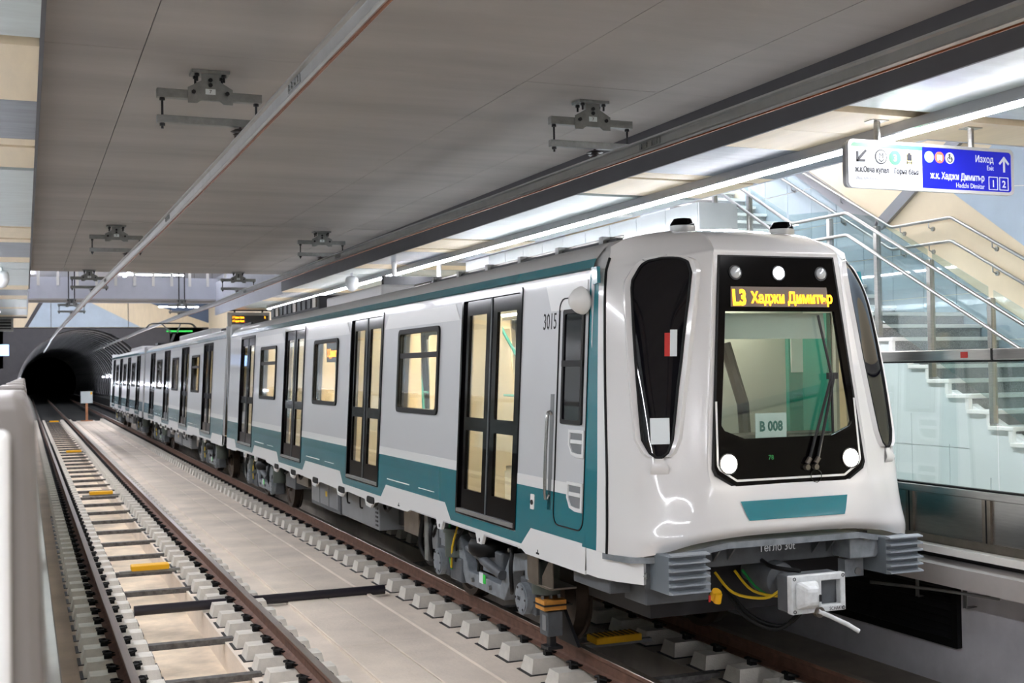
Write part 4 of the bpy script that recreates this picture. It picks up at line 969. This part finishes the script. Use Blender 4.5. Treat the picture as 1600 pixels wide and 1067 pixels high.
# ================================================================== CAB FRONT
L0 = YC[0]
def catmull(v, t):
    n = len(v) - 1; i = min(int(t), n - 1); f = t - i
    p0, p1, p2, p3 = v[max(i - 1, 0)], v[i], v[i + 1], v[min(i + 2, n)]
    return .5 * ((2 * p1) + (p2 - p0) * f + (2 * p0 - 5 * p1 + 4 * p2 - p3) * f * f + (3 * p1 - p0 - 3 * p2 + p3) * f ** 3)
V = lambda *p: Vector(p)
ROWS = [  # columns: centre, windscreen edge, ridge, facet middle, corner, seam   (x, y, z)
    [V(0, 7.66, 1.245), V(.46, 7.665, 1.24), V(.82, 7.70, 1.205), V(1.05, 7.76, 1.15), V(1.24, 7.88, 1.11), V(1.352, 8.14, 1.11)],
    [V(0, 7.605, 1.29), V(.46, 7.61, 1.29), V(.80, 7.65, 1.265), V(1.02, 7.72, 1.24), V(1.22, 7.85, 1.22), V(1.352, 8.13, 1.22)],
    [V(0, 7.605, 1.36), V(.46, 7.61, 1.36), V(.78, 7.65, 1.36), V(1.00, 7.74, 1.36), V(1.20, 7.87, 1.36), V(1.346, 8.135, 1.36)],
    [V(0, 7.65, 1.56), V(.50, 7.655, 1.56), V(.76, 7.67, 1.56), V(.98, 7.77, 1.56), V(1.19, 7.90, 1.56), V(1.333, 8.155, 1.56)],
    [V(0, 7.69, 1.74), V(.66, 7.69, 1.74), V(.735, 7.70, 1.74), V(.96, 7.80, 1.74), V(1.185, 7.92, 1.74), V(1.320, 8.175, 1.74)],
    [V(0, 7.745, 2.4), V(.60, 7.745, 2.4), V(.68, 7.755, 2.4), V(.91, 7.885, 2.4), V(1.15, 8.01, 2.4), V(1.277, 8.265, 2.4)],
    [V(0, 7.79, 3.0), V(.55, 7.79, 3.0), V(.625, 7.80, 3.0), V(.85, 7.955, 3.0), V(1.09, 8.11, 3.0), V(1.223, 8.355, 3.0)],
    [V(0, 7.815, 3.34), V(.52, 7.815, 3.34), V(.595, 7.825, 3.34), V(.80, 8.00, 3.31), V(1.02, 8.18, 3.26), V(1.19, 8.395, 3.24)],
    [V(0, 7.85, 3.425), V(.50, 7.85, 3.425), V(.565, 7.86, 3.42), V(.76, 8.04, 3.39), V(.97, 8.23, 3.35), V(1.165, 8.41, 3.32)],
    [V(0, 8.10, 3.565), V(.42, 8.10, 3.56), V(.52, 8.11, 3.55), V(.74, 8.20, 3.505), V(.95, 8.31, 3.44), V(1.14, 8.42, 3.38)],
    [V(0, 8.45, 3.645), V(.40, 8.45, 3.63), V(.60, 8.45, 3.612), V(.80, 8.45, 3.58), V(.98, 8.44, 3.54), V(1.125, 8.43, 3.47)],
]
def mask_pt(u, r, s_=1, off=0.0):
    """u: 0..5 column, r: 0..10 row"""
    rows = [catmull(R, u) for R in ROWS]; p = catmull(rows, r)
    if off:
        e = .02
        pu = catmull([catmull(R, min(u + e, 5)) for R in ROWS], r); pv = catmull(rows, min(r + e, 10)) if r < 9.9 else p
        p2 = catmull(rows, max(r - e, 0)); n = (pu - p).cross((pv - p2)); n.normalize()
        if n.y > 0: n = -n
        p = p + n * off
    return (p.x * s_, p.y - L0, p.z)
WL = [(4.2, 3.3), (4.25, 3.15), (4.4, 3.0), (4.7, 2.9), (5.25, 2.75), (6.05, 2.6), (6.6, 2.55), (6.95, 2.65), (7.15, 2.85), (7.55, 3.4)]
WH = [(4.2, 3.5), (4.25, 3.65), (4.4, 3.85), (4.7, 3.9), (5.45, 4.0), (6.35, 4.1), (6.6, 4.1), (7.0, 3.98), (7.3, 3.89), (7.55, 3.75)]
def interp(T, r):
    for a, b in zip(T, T[1:]):
        if a[0] <= r <= b[0]: return a[1] + (b[1] - a[1]) * (r - a[0]) / (b[0] - a[0])
    return T[0][1] if r < T[0][0] else T[-1][1]
wlim = lambda r: (interp(WL, r), interp(WH, r))
us_ = [k / 8 for k in range(41)]; rs_ = [k / 8 for k in range(81)]
mb = MB(); mb.use(M['mask'])
for s_ in (-1, 1):
    for i in range(len(us_) - 1):
        for j in range(len(rs_) - 1):
            uc, rc = (us_[i] + us_[i + 1]) / 2, (rs_[j] + rs_[j + 1]) / 2
            if uc < 1.0 and 4.0 < rc < 7.0: continue
            if 4.45 < rc < 7.3 and wlim(rc)[0] + .12 < uc < wlim(rc)[1] - .12: continue
            mb.add([mask_pt(us_[i], rs_[j], s_), mask_pt(us_[i + 1], rs_[j], s_), mask_pt(us_[i + 1], rs_[j + 1], s_), mask_pt(us_[i], rs_[j + 1], s_)], [(0, 1, 2, 3)])
mask = mb.build('cab_mask', None, A, smooth=60)
# black seam line
MB().tube([mask_pt(5, r / 4, -1) for r in range(0, 37)], .012, 6).build('mask_seam', M['rubber'], A); MB().tube([mask_pt(5, r / 4, 1) for r in range(0, 37)], .012, 6).build('mask_seam', M['rubber'], A)
# flank piece between seam and saloon body
for s_, P in ((-1, SL), (1, SR)):
    pr_ = [mask_pt(5, r / 2, s_) for r in range(0, 21)] + [mask_pt(u_, 10, s_) for u_ in (4.5, 4, 3.5, 3, 2, 1, 0)]
    RP = [(3.295, 1.238), (3.385, 1.212), (3.46, 1.15), (3.535, 1.0), (3.59, .76), (3.63, .4), (3.645, 0)]
    for nm_, mm, k0, k1, zlo, zhi in (('cab_flank', 'white', 0.0, .42, 0, 3.30), ('teal_band', 'teal', .42, 1.0, 0, 3.30), ('roof_join', 'roofp', 0, 1, 3.30, 9)):
        f = MB()
        for a, b in zip(pr_, pr_[1:]):
            if not zlo <= (a[2] + b[2]) / 2 < zhi: continue
            q = []
            for p_, k in ((a, k0), (b, k0), (b, k1), (a, k1)):
                ex = hw(p_[2]) + .004 if p_[2] < 3.295 else min(interp(RP, p_[2]), 1.24)
                if zlo > 1: ex = min(ex, max(abs(p_[0]), ex if p_[2] < 3.5 else abs(p_[0])))
                e_ = (s_ * ex, 8.56 - L0, p_[2]); q.append(tuple(p_[i] + (e_[i] - p_[i]) * k for i in range(3)))
            f.add(q, [(0, 1, 2, 3)])
        f.build(nm_, M[mm], A, smooth=40)
    cs = [(1.352, 8.62), (1.354, 8.3), (1.30, 8.08), (1.19, 7.86), (1.16, 7.88), (1.27, 8.09), (1.31, 8.3), (1.31, 8.62)]
    MB().prism([(s_ * a, b - L0) for a, b in cs], XY, .905, 1.15).build('corner_skirt', M['white'], A, smooth=30)
    for z in (.97, 1.09): MB().cyl((s_ * 1.175, 7.875 - L0, z), (s_ * 1.16, 7.855 - L0, z), .022, n=10).build('skirt_bolt', M['galv'], A)
    # vertical teal band, cab door
    o = lambda y: y - L0
    cdr = MB().ring(rrect(o(8.55), o(9.13), 1.22, 3.10, .10, 4), rrect(o(8.56), o(9.12), 1.23, 3.09, .095, 4), P, 0, .010).build('cab_door', M['rubber'], A)
    wf_ = MB().ring(rrect(o(8.63), o(9.03), 2.06, 3.0, .02, 2), rrect(o(8.665), o(8.995), 2.095, 2.965, .02, 2), P, 0, .018).build('window_frame', M['rubber'], cdr)
    MB().prism([(o(8.66), 2.09), (o(9.0), 2.09), (o(9.0), 2.97), (o(8.66), 2.97)], P, .001, .008).build('window_glass', M['dglass'], cdr)
    MB().prism([(o(8.63), 2.53), (o(9.03), 2.53), (o(9.03), 2.58), (o(8.63), 2.58)], P, .001, .02).build('window_bar', M['rubber'], cdr)
    for z0, z1 in ((1.80, 2.02), (1.37, 1.60)):
        MB().ring([(o(8.57), z1), (o(8.86), z1), (o(8.86), z0 + .1), (o(8.80), z0 + .02), (o(8.70), z0), (o(8.57), z0)], [(o(8.60), z1 - .025), (o(8.835), z1 - .025), (o(8.835), z0 + .1), (o(8.785), z0 + .04), (o(8.70), z0 + .03), (o(8.60), z0 + .03)], P, .002, .016).build('step_recess', M['white'], cdr)
        MB().prism([(o(8.60), z1 - .03), (o(8.83), z1 - .03), (o(8.83), z0 + .1), (o(8.78), z0 + .04), (o(8.70), z0 + .03), (o(8.60), z0 + .03)], P, .001, .006).build('step_back', M['lbox'], cdr)
        MB().prism([(o(8.60), z1 - .11), (o(8.81), z1 - .11), (o(8.81), z1 - .08), (o(8.60), z1 - .08)], P, .002, .02).build('step_bar', M['white'], cdr)
    MB().prism([(o(9.19), 1.33), (o(9.26), 1.33), (o(9.26), 2.3), (o(9.19), 2.3)], P, .0, .004).build('handle_recess', M['lbox'], A)
    tubecurve([P(o(9.225), 1.45, .002), P(o(9.225), 1.47, .045), P(o(9.225), 2.1, .045), P(o(9.225), 2.13, .002)], .014, 8, 4).build('grab_handle', M['steel'], A, smooth=60)
    MB().prism(rrect(o(9.53), o(9.61), 1.30, 1.43, .01, 2), P, 0, .01).build('lock_plate', M['whites'], A); MB().cyl(P(o(9.57), 1.36, .01), P(o(9.57), 1.36, .018), .022, n=12).build('lock', M['dark'], A)
    MB().prism([(o(8.38), 3.18), (o(8.46), 3.17), (o(8.50), 3.31), (o(8.40), 3.31)], P, .0, .03).build('teal_corner', M['teal'], A)
    MB().lathe([(.02, .02), (.10, .025), (.115, .05), (.1, .09), (.06, .14), (.02, .16)], P(o(8.62), 3.06, 0), (s_, -.15, -.1), 18).build('mirror_camera', M['whites'], A, smooth=50)
    MB().prism([(o(9.3), 3.0), (o(8.6), 3.0), (o(8.6), 3.22), (o(9.42), 3.22)], P, 0, .005).build('cant_pressing', M['white'], A)
text('car_number', '3015', .20, M['ink'], A, (-(hw(2.9) + .003), 9.475 - L0, 2.85), (0, -1, 0), (.0535, 0, 1), sx=.72, extrude=.0015)
for y in (9.4, 13.5): MB().prism([(y - L0, .93), (y + .06 - L0, .93), (y + .06 - L0, .945), (y + .035 - L0, .945), (y + .035 - L0, .97), (y + .025 - L0, .97), (y + .025 - L0, .945), (y - L0, .945)], SL, .002, .005).build('jack_mark', M['ink'], A)
# windscreen: y on the raked plane
wy = lambda z: 7.69 + (z - 1.74) * (7.815 - 7.69) / 1.6 - L0
WS = lambda a, b, d: (a, wy(b) - d, b)
outer = [(-.515, 3.35), (.515, 3.35), (.60, 2.5), (.675, 1.76), (.655, 1.71), (.50, 1.615), (-.50, 1.615), (-.655, 1.71), (-.675, 1.76), (-.60, 2.5)]
inner = [(-.50, 2.93), (.50, 2.93), (.545, 2.5), (.595, 2.07), (.57, 2.03), (.40, 1.965), (-.40, 1.965), (-.57, 2.03), (-.595, 2.07), (-.545, 2.5)]
ws = MB().ring(outer, inner, WS, -.02, .012).build('windscreen', M['black'], A)
MB().prism(inner, WS, -.006, 0).build('windscreen_glass', M['gcab'], ws)
MB().ring([(a * 1.03, b + (.012 if b > 2.5 else -.012)) for a, b in outer], outer, WS, -.02, .010).build('windscreen_seal', M['rubber'], ws)
MB().ring([(a * .955, b) if b > 2 else (a * .965, b + .035) for a, b in [(-.665, 2.25), (.665, 2.25)] + outer[3:9]][2:] + [], [(a * .94, b) if b > 2 else (a * .945, b + .052) for a, b in [(-.665, 2.25), (.665, 2.25)] + outer[3:9]][2:], WS, .012, .014) if 0 else None
li = [(-.630, 2.25), (-.648, 1.775), (-.632, 1.742), (-.49, 1.655), (.49, 1.655), (.632, 1.742), (.648, 1.775), (.630, 2.25)]
for a, b in zip(li, li[1:]): MB().prism(strip(a, b, .016), WS, .012, .0145).build('trim_line', M['whites'], ws)
# destination display
dd = MB().prism([(-.45, 2.965), (.45, 2.965), (.44, 3.12), (-.44, 3.12)], WS, .012, .016).build('destination_display', M['ledbg'], A)
text('led_text', 'L3', .165, M['amber'], dd, (-.435, wy(2.98) - .019, 2.98), (1, 0, 0), (0, .0781, 1), sx=.78, extrude=.0015, bold=.006)
text('led_text', 'Хаджи Димитър', .118, M['amber'], dd, (-.265, wy(2.995) - .019, 2.995), (1, 0, 0), (0, .0781, 1), sx=.80, extrude=.0015, bold=.003)
def lamp(x, z, r, m, nm_, lab=None):
    o = MB().lathe([(r, 0), (r * 1.0, .012), (r * .9, .018), (r * .4, .024), (.004, .026)], WS(x, z, .011), (0, -1, .078), 24).build(nm_, M[m], A, smooth=50)
    MB().ring([(x + (r + .012) * math.cos(k * .2618), z + (r + .012) * math.sin(k * .2618)) for k in range(24)], [(x + r * math.cos(k * .2618), z + r * math.sin(k * .2618)) for k in range(24)], WS, .010, .02).build('lamp_rim', M['dark'], o)
    return o
lamp(-.393, 3.228, .045, 'lampg', 'marker_lamp'); lamp(.393, 3.228, .045, 'lampg', 'marker_lamp'); lamp(0, 3.228, .048, 'head2', 'top_light')
lamp(-.556, 1.783, .068, 'head', 'headlight'); lamp(.556, 1.783, .068, 'head', 'headlight')
# wiper
w_ = MB().tube([WS(.22, 1.74, .03), WS(.43, 2.43, .05)], .012, 8).build('wiper', M['dark'], A)
MB().tube([WS(.14, 1.74, .03), WS(.40, 2.41, .05)], .012, 8).build('wiper_arm', M['dark'], w_); MB().tube([WS(.395, 1.98, .03), WS(.40, 2.43, .055), WS(.33, 2.90, .03)], .011, 6).build('wiper_blade', M['dark'], w_)
one_box('arm_joint', M['dark'], w_, .37, .46, wy(2.43) - .06, wy(2.43) - .03, 2.40, 2.45)
for q in (.13, .21): MB().cyl(WS(q, 1.73, .0), WS(q, 1.73, .05), .022, n=10).cyl(WS(q, 1.76, .035), WS(q + .03, 1.80, .04), .02, n=8).build('wiper_pivot', M['bsteel'], w_)
MB().tube([WS(.22 + .05 * math.cos(k * .6), 1.66 + .05 * math.sin(k * .6), .02) for k in range(12)], .003, 5).build('wiper_hose', M['rubber'], w_)
# paper sign B 008
bs = MB().box(-.275, .005, 7.735 - L0, 7.739 - L0, 1.955, 2.15).build('paper_sign', M['paper'], A)
text('print', 'B 008', .105, M['inkteal'], bs, (-.135, 7.7335 - L0, 2.015), (1, 0, 0), (0, 0, 1), sx=.86, align='CENTER', extrude=.0005, bold=.004)
text('print', '78', .05, M['grn'], A, (-.20, wy(1.80) - .0125, 1.80), (1, 0, 0), (0, .0781, 1), extrude=.0003)
# cab interior
ci = MB().use(M['cabg']).box(-.95, .95, 8.75 - L0, 8.80 - L0, 1.1, 3.2).use(M['cabt']).box(.72, .90, 8.70 - L0, 8.749 - L0, 1.6, 2.95).box(.86, .9, 8.35 - L0, 8.749 - L0, 1.6, 2.95).use(M['cabg']).box(-.93, -.90, 8.3 - L0, 8.75 - L0, 1.1, 3.2).box(.91, .94, 8.3 - L0, 8.75 - L0, 1.1, 3.2).box(-.94, .94, 8.3 - L0, 8.8 - L0, 3.2, 3.24).build('cab_interior', None, A)
MB().prism([(-.62, 1.62), (.62, 1.62), (.60, 1.98), (-.60, 1.98)], lambda a, b, d: (a, d, b), 7.84 - L0, 8.2 - L0).build('dashboard', M['dark'], A, bevel=.04)
MB().prism([(7.83 - L0, 2.72), (7.86 - L0, 2.92), (7.9 - L0, 2.92), (7.86 - L0, 2.72)], YZ, -.48, .46).build('sun_blind', M['cabg'], A)
MB().tube([(.02, 8.3 - L0, 1.6), (.05, 8.4 - L0, 2.2), (-.05, 8.5 - L0, 2.7)], .05, 8).build('driver_seat_post', M['dark'], A)
one_box('cab_lamp', M['saloon'], A, -.35, .35, 8.36 - L0, 8.56 - L0, 3.19, 3.2)
MB().box(.74, .86, 8.69 - L0, 8.70 - L0, 2.45, 2.75).build('cab_notice', M['paper'], A)
# side windows of the mask
def sidewin(s_):
    rr = sorted(set([q[0] for q in WL + WH] + [4.2 + .1 * k for k in range(34)])); lim = wlim
    g = MB(); n = 17
    for a, b in zip(rr, rr[1:]):
        la, ha = lim(a); lb, hb = lim(b)
        for k in range(n - 1):
            q0, q1 = k / (n - 1), (k + 1) / (n - 1)
            g.add([mask_pt(la + (ha - la) * q0, a, s_, .007), mask_pt(la + (ha - la) * q1, a, s_, .007), mask_pt(lb + (hb - lb) * q1, b, s_, .007), mask_pt(lb + (hb - lb) * q0, b, s_, .007)], [(0, 1, 2, 3)])
    w = g.build('mask_side_window', M['dglass'], A, smooth=60)
    loop = [mask_pt(lim(r)[0], r, s_, .010) for r in rr] + [mask_pt(lim(rr[-1])[0] + (lim(rr[-1])[1] - lim(rr[-1])[0]) * k / 6, rr[-1], s_, .010) for k in range(1, 6)] + [mask_pt(lim(r)[1], r, s_, .010) for r in rr[::-1]] + [mask_pt(lim(rr[0])[1] + (lim(rr[0])[0] - lim(rr[0])[1]) * k / 6, rr[0], s_, .010) for k in range(1, 7)]
    MB().tube(loop, .011, 6).build('window_seal', M['rubber'], w)
    # raised surround
    out = []
    for r in rr:
        l, h = lim(r); out.append((l, h))
    gg = MB()
    for (a, b) in zip(rr, rr[1:]):
        for side_ in (0, 1):
            ea, eb = lim(a)[side_], lim(b)[side_]; sg2 = -1 if side_ == 0 else 1
            gg.add([mask_pt(ea, a, s_, .006), mask_pt(eb, b, s_, .006), mask_pt(eb + sg2 * .16, b, s_, .030), mask_pt(ea + sg2 * .16, a, s_, .030)], [(0, 1, 2, 3)])
            gg.add([mask_pt(ea + sg2 * .16, a, s_, .030), mask_pt(eb + sg2 * .16, b, s_, .030), mask_pt(eb + sg2 * .26, b, s_, .0), mask_pt(ea + sg2 * .26, a, s_, .0)], [(0, 1, 2, 3)])
    for rE, sg2 in ((rr[0], -1), (rr[-1], 1)):
        l, h = lim(rE); K = 8
        for k in range(K):
            c0, c1 = l - .16 + (h - l + .32) * k / K, l - .16 + (h - l + .32) * (k + 1) / K
            e0, e1 = min(max(c0, l), h), min(max(c1, l), h)
            gg.add([mask_pt(e0, rE, s_, .006), mask_pt(e1, rE, s_, .006), mask_pt(c1, rE + sg2 * .16, s_, .030), mask_pt(c0, rE + sg2 * .16, s_, .030)], [(0, 1, 2, 3)])
            gg.add([mask_pt(c0, rE + sg2 * .16, s_, .030), mask_pt(c1, rE + sg2 * .16, s_, .030), mask_pt(c1, rE + sg2 * .26, s_, .0), mask_pt(c0, rE + sg2 * .26, s_, .0)], [(0, 1, 2, 3)])
    gg.build('window_surround', M['mask'], w, smooth=60)
    if s_ < 0:
        def card(u0, u1, r0, r1, m): MB().add([mask_pt(u0, r0, s_, .0085), mask_pt(u1, r0, s_, .0085), mask_pt(u1, r1, s_, .0085), mask_pt(u0, r1, s_, .0085)], [(0, 1, 2, 3)]).build('window_card', M[m], w)
        card(2.86, 3.05, 5.3, 5.62, 'paper'); card(3.05, 3.2, 5.3, 5.58, 'red')
        card(3.08, 3.62, 4.35, 4.62, 'paper')
sidewin(-1); sidewin(1)
# teal patch on the nose
tp = MB()
for i in range(8):
    for j in range(3):
        f = lambda i_, j_: (-.485 + .97 * i_ / 8) * (.89 + .11 * j_ / 3)
        zr = lambda j_: 1.36 + (1.505 - 1.36) * j_ / 3
        def np_(x, z):
            r = 2 + (z - 1.36) / .2; u = abs(x) / .5
            q = Vector(mask_pt(min(u, 1.0), r, 1 if x > 0 else -1, .006)); q.x = x; return q
        tp.add([np_(f(i, j), zr(j)), np_(f(i + 1, j), zr(j)), np_(f(i + 1, j + 1), zr(j + 1)), np_(f(i, j + 1), zr(j + 1))], [(0, 1, 2, 3)])
tp.build('nose_patch', M['teal'], A, smooth=60)
# beacons
for x in (-.478, .478):
    b = MB().lathe([(.10, 0), (.105, .01), (.105, .05), (.10, .052)], (x, 8.42 - L0, 3.60), (0, 0, 1), 20).build('roof_beacon', M['alu'], A, smooth=40)
    MB().lathe([(.098, .052), (.098, .07), (.07, .11), (.02, .115)], (x, 8.42 - L0, 3.60), (0, 0, 1), 20).build('beacon_dome', M['black'], b, smooth=40)
# front beam, anti-climbers
lip = [(-1.36, 8.2), (-1.28, 7.9), (-1.15, 7.82), (-.85, 7.72), (-.75, 7.67), (.75, 7.67), (.85, 7.72), (1.15, 7.82), (1.28, 7.9), (1.36, 8.2)]
lz = lambda x: 1.205 if abs(x) < .6 else (1.205 - (abs(x) - .6) * .19 if abs(x) < 1.1 else 1.11)
LL_ = [(-1.36, 8.2), (-1.28, 7.9), (-1.15, 7.82), (-.85, 7.70), (-.6, 7.64), (0, 7.63), (.6, 7.64), (.85, 7.70), (1.15, 7.82), (1.28, 7.9), (1.36, 8.2)]
fbm = MB(); nl = len(LL_)
fbm.v = [(a, b - L0, lz(a) - .045) for a, b in LL_] + [(a, b - L0, lz(a)) for a, b in LL_] + [(a * .9, 8.25 - L0, lz(a) - .045) for a, b in LL_] + [(a * .9, 8.25 - L0, lz(a)) for a, b in LL_]
for k in range(nl - 1):
    for q in ([k, k + 1, nl + k + 1, nl + k], [nl + k, nl + k + 1, 3 * nl + k + 1, 3 * nl + k], [k, k + 1, 2 * nl + k + 1, 2 * nl + k]): fbm.f.append(q); fbm.m.append(0)
fbm.build('front_lip', M['frame'], A)
fb2 = MB().box(-.9, .9, 7.93 - L0, 8.1 - L0, .98, 1.165).build('front_beam', M['dgrey'], A)
for x in (-.55, -.42, .36, .5): MB().prism([(7.78 - L0, 1.165), (7.93 - L0, 1.165), (7.93 - L0, 1.02)], YZ, x - .008, x + .008).build('beam_rib', M['dgrey'], fb2)
text('weight_mark', 'Тегло 30t', .085, M['swhite'], fb2, (-.14, 7.9285 - L0, 1.065), (1, 0, 0), (0, 0, 1), sx=.9, extrude=.0005)
MB().prism([(-.72, 1.02), (-.64, 1.02), (-.64, 1.075), (-.72, 1.075)], XZ, 7.925 - L0, 7.93 - L0).build('label_plate', M['paper'], fb2)
MB().prism([(.55, .99), (.80, .99), (.83, 1.03), (.83, 1.09), (.79, 1.15), (.55, 1.15)], XZ, 7.70 - L0, 7.93 - L0).build('horn_cover', M['frame'], A, bevel=.01)
MB().cyl((.70, 7.70 - L0, 1.13), (.70, 7.70 - L0, 1.17), .03, n=12).build('cover_bolt', M['galv'], A)
for s_ in (-1, 1):
    ac = MB().box(s_ * .815, s_ * 1.125, 7.60 - L0, 7.95 - L0, .865, 1.145).build('anticlimber', mat('anticlimber_grey', '#6c747b', .4, var=.08), A, bevel=.006)
    for k in range(6): MB().prism([(7.60 - L0, .868 + k * .054), (7.54 - L0, .876 + k * .054), (7.54 - L0, .886 + k * .054), (7.60 - L0, .896 + k * .054)], YZ, s_ * .812, s_ * 1.128).build('anticlimber_rib', mat('anticlimber_rib', '#8d949a', .35, var=.06), ac)
    MB().box(s_ * 1.10, s_ * 1.17, 7.88 - L0, 7.95 - L0, .87, 1.10).build('corner_plate', M['dgrey'], A)
    MB().box(s_ * .62, s_ * .80, 7.86 - L0, 7.95 - L0, .82, .96).build('mount_plate', M['frame'], A)
    MB().cyl((s_ * .74, 7.85 - L0, .86), (s_ * .74, 7.86 - L0, .86), .03, n=10).build('mount_bolt', M['galv'], A)
MB().box(-1.1, -.55, 8.0 - L0, 8.35 - L0, .72, .93).box(-1.28, -.7, 8.25 - L0, 8.9 - L0, .78, .88).build('underfloor_box', M['dgrey'], A, bevel=.01)
MB().box(-.9, .9, 8.3 - L0, 9.4 - L0, .55, .95).build('underframe_front', M['dark'], A)
# coupler
cf = 7.37 - L0
cp = MB().grid([-.235, .03, .20, .245], [.685, .735, .915, .965], XZ, cf, cf + .06, lambda a, b: .03 < a < .2 and .735 < b < .915).build('coupler', M['coup'], A, bevel=.008)
MB().box(-.225, .235, cf + .06, cf + .20, .69, .96).build('coupler_body', M['dgrey'], cp, bevel=.01)
cone = MB().hexa([(-.215, cf, .715), (.0, cf, .715), (.0, cf, .935), (-.215, cf, .935), (-.17, cf - .11, .76), (-.06, cf - .11, .76), (-.06, cf - .11, .89), (-.17, cf - .11, .89)]).build('coupler_cone', M['coup'], cp, bevel=.03)
MB().box(-.07, -.055, cf - .115, cf - .03, .79, .84).build('cone_latch', M['dark'], cp)
MB().tube([(-.02, cf - .02, .70), (.06, cf - .03, .665), (.18, cf - .10, .60), (.25, cf - .14, .55)], .017, 8).build('uncoupling_handle', M['coup'], cp, smooth=60)
MB().cyl((-.0, cf - .02, .69), (-.0, cf + .02, .69), .04, n=14).cyl((-.0, cf - .03, .69), (-.0, cf - .02, .69), .02, n=10).build('coupler_valve', M['bsteel'], cp)
for x, z in ((-.21, .945), (-.21, .705), (.222, .945), (.222, .705)): MB().ring([(x + .014 * math.cos(k * .785), z + .014 * math.sin(k * .785)) for k in range(8)], [(x + .009 * math.cos(k * .785), z + .009 * math.sin(k * .785)) for k in range(8)], XZ, cf - .003, cf).build('bolt_hole', M['dark'], cp)
text('cast_mark', 'SCHAKU', .036, M['ink'], cp, (.095, cf - .002, .694), (1, 0, 0), (0, 0, 1), extrude=.0005, sx=.9)
MB().cyl((0, cf + .18, .83), (0, cf + .75, .86), .075, n=18).lathe([(.075, 0), (.13, .02), (.14, .05), (.14, .28), (.10, .32), (.09, .45)], (0, cf + .45, .85), (0, 1, .05), 18).build('drawbar', M['dgrey'], cp, smooth=40)
tubecurve([(-.05, cf + .15, .97), (-.15, cf + .35, .98), (-.1, cf + .6, 1.0), (.0, cf + .8, .98)], .018, 6, 4).build('air_hose', M['rubber'], cp, smooth=60)
for k, (x, m) in enumerate(((-.30, 'yel'), (-.12, 'yel'), (-.05, 'grn'))): tubecurve([(x - .12, cf + .75, .90), (x - .05, cf + .6, .76), (x + .1, cf + .4, .74), (x + .12, cf + .2, .84)], .012, 6, 5).build('earth_cable', M[m], cp, smooth=60)
for k in range(2): tubecurve([(-.38 + k * .03, cf + .7, .80), (-.32 + k * .05, cf + .5, .60), (-.15 + k * .04, cf + .3, .52 + k * .02), (-.02 + k * .03, cf + .15, .70)], .016, 8, 5).build('air_hose', M['rubber'], cp, smooth=60)
MB().cyl((-.56, cf + .55, .75), (-.56, cf + .5, .80), .04, n=12).cyl((-.56, cf + .5, .72), (-.56, cf + .48, .79), .03, n=10).build('yellow_cock', M['bal'], A, smooth=40); one_box('red_tag', M['red'], A, -.63, -.615, cf + .5, cf + .51, .73, .78)
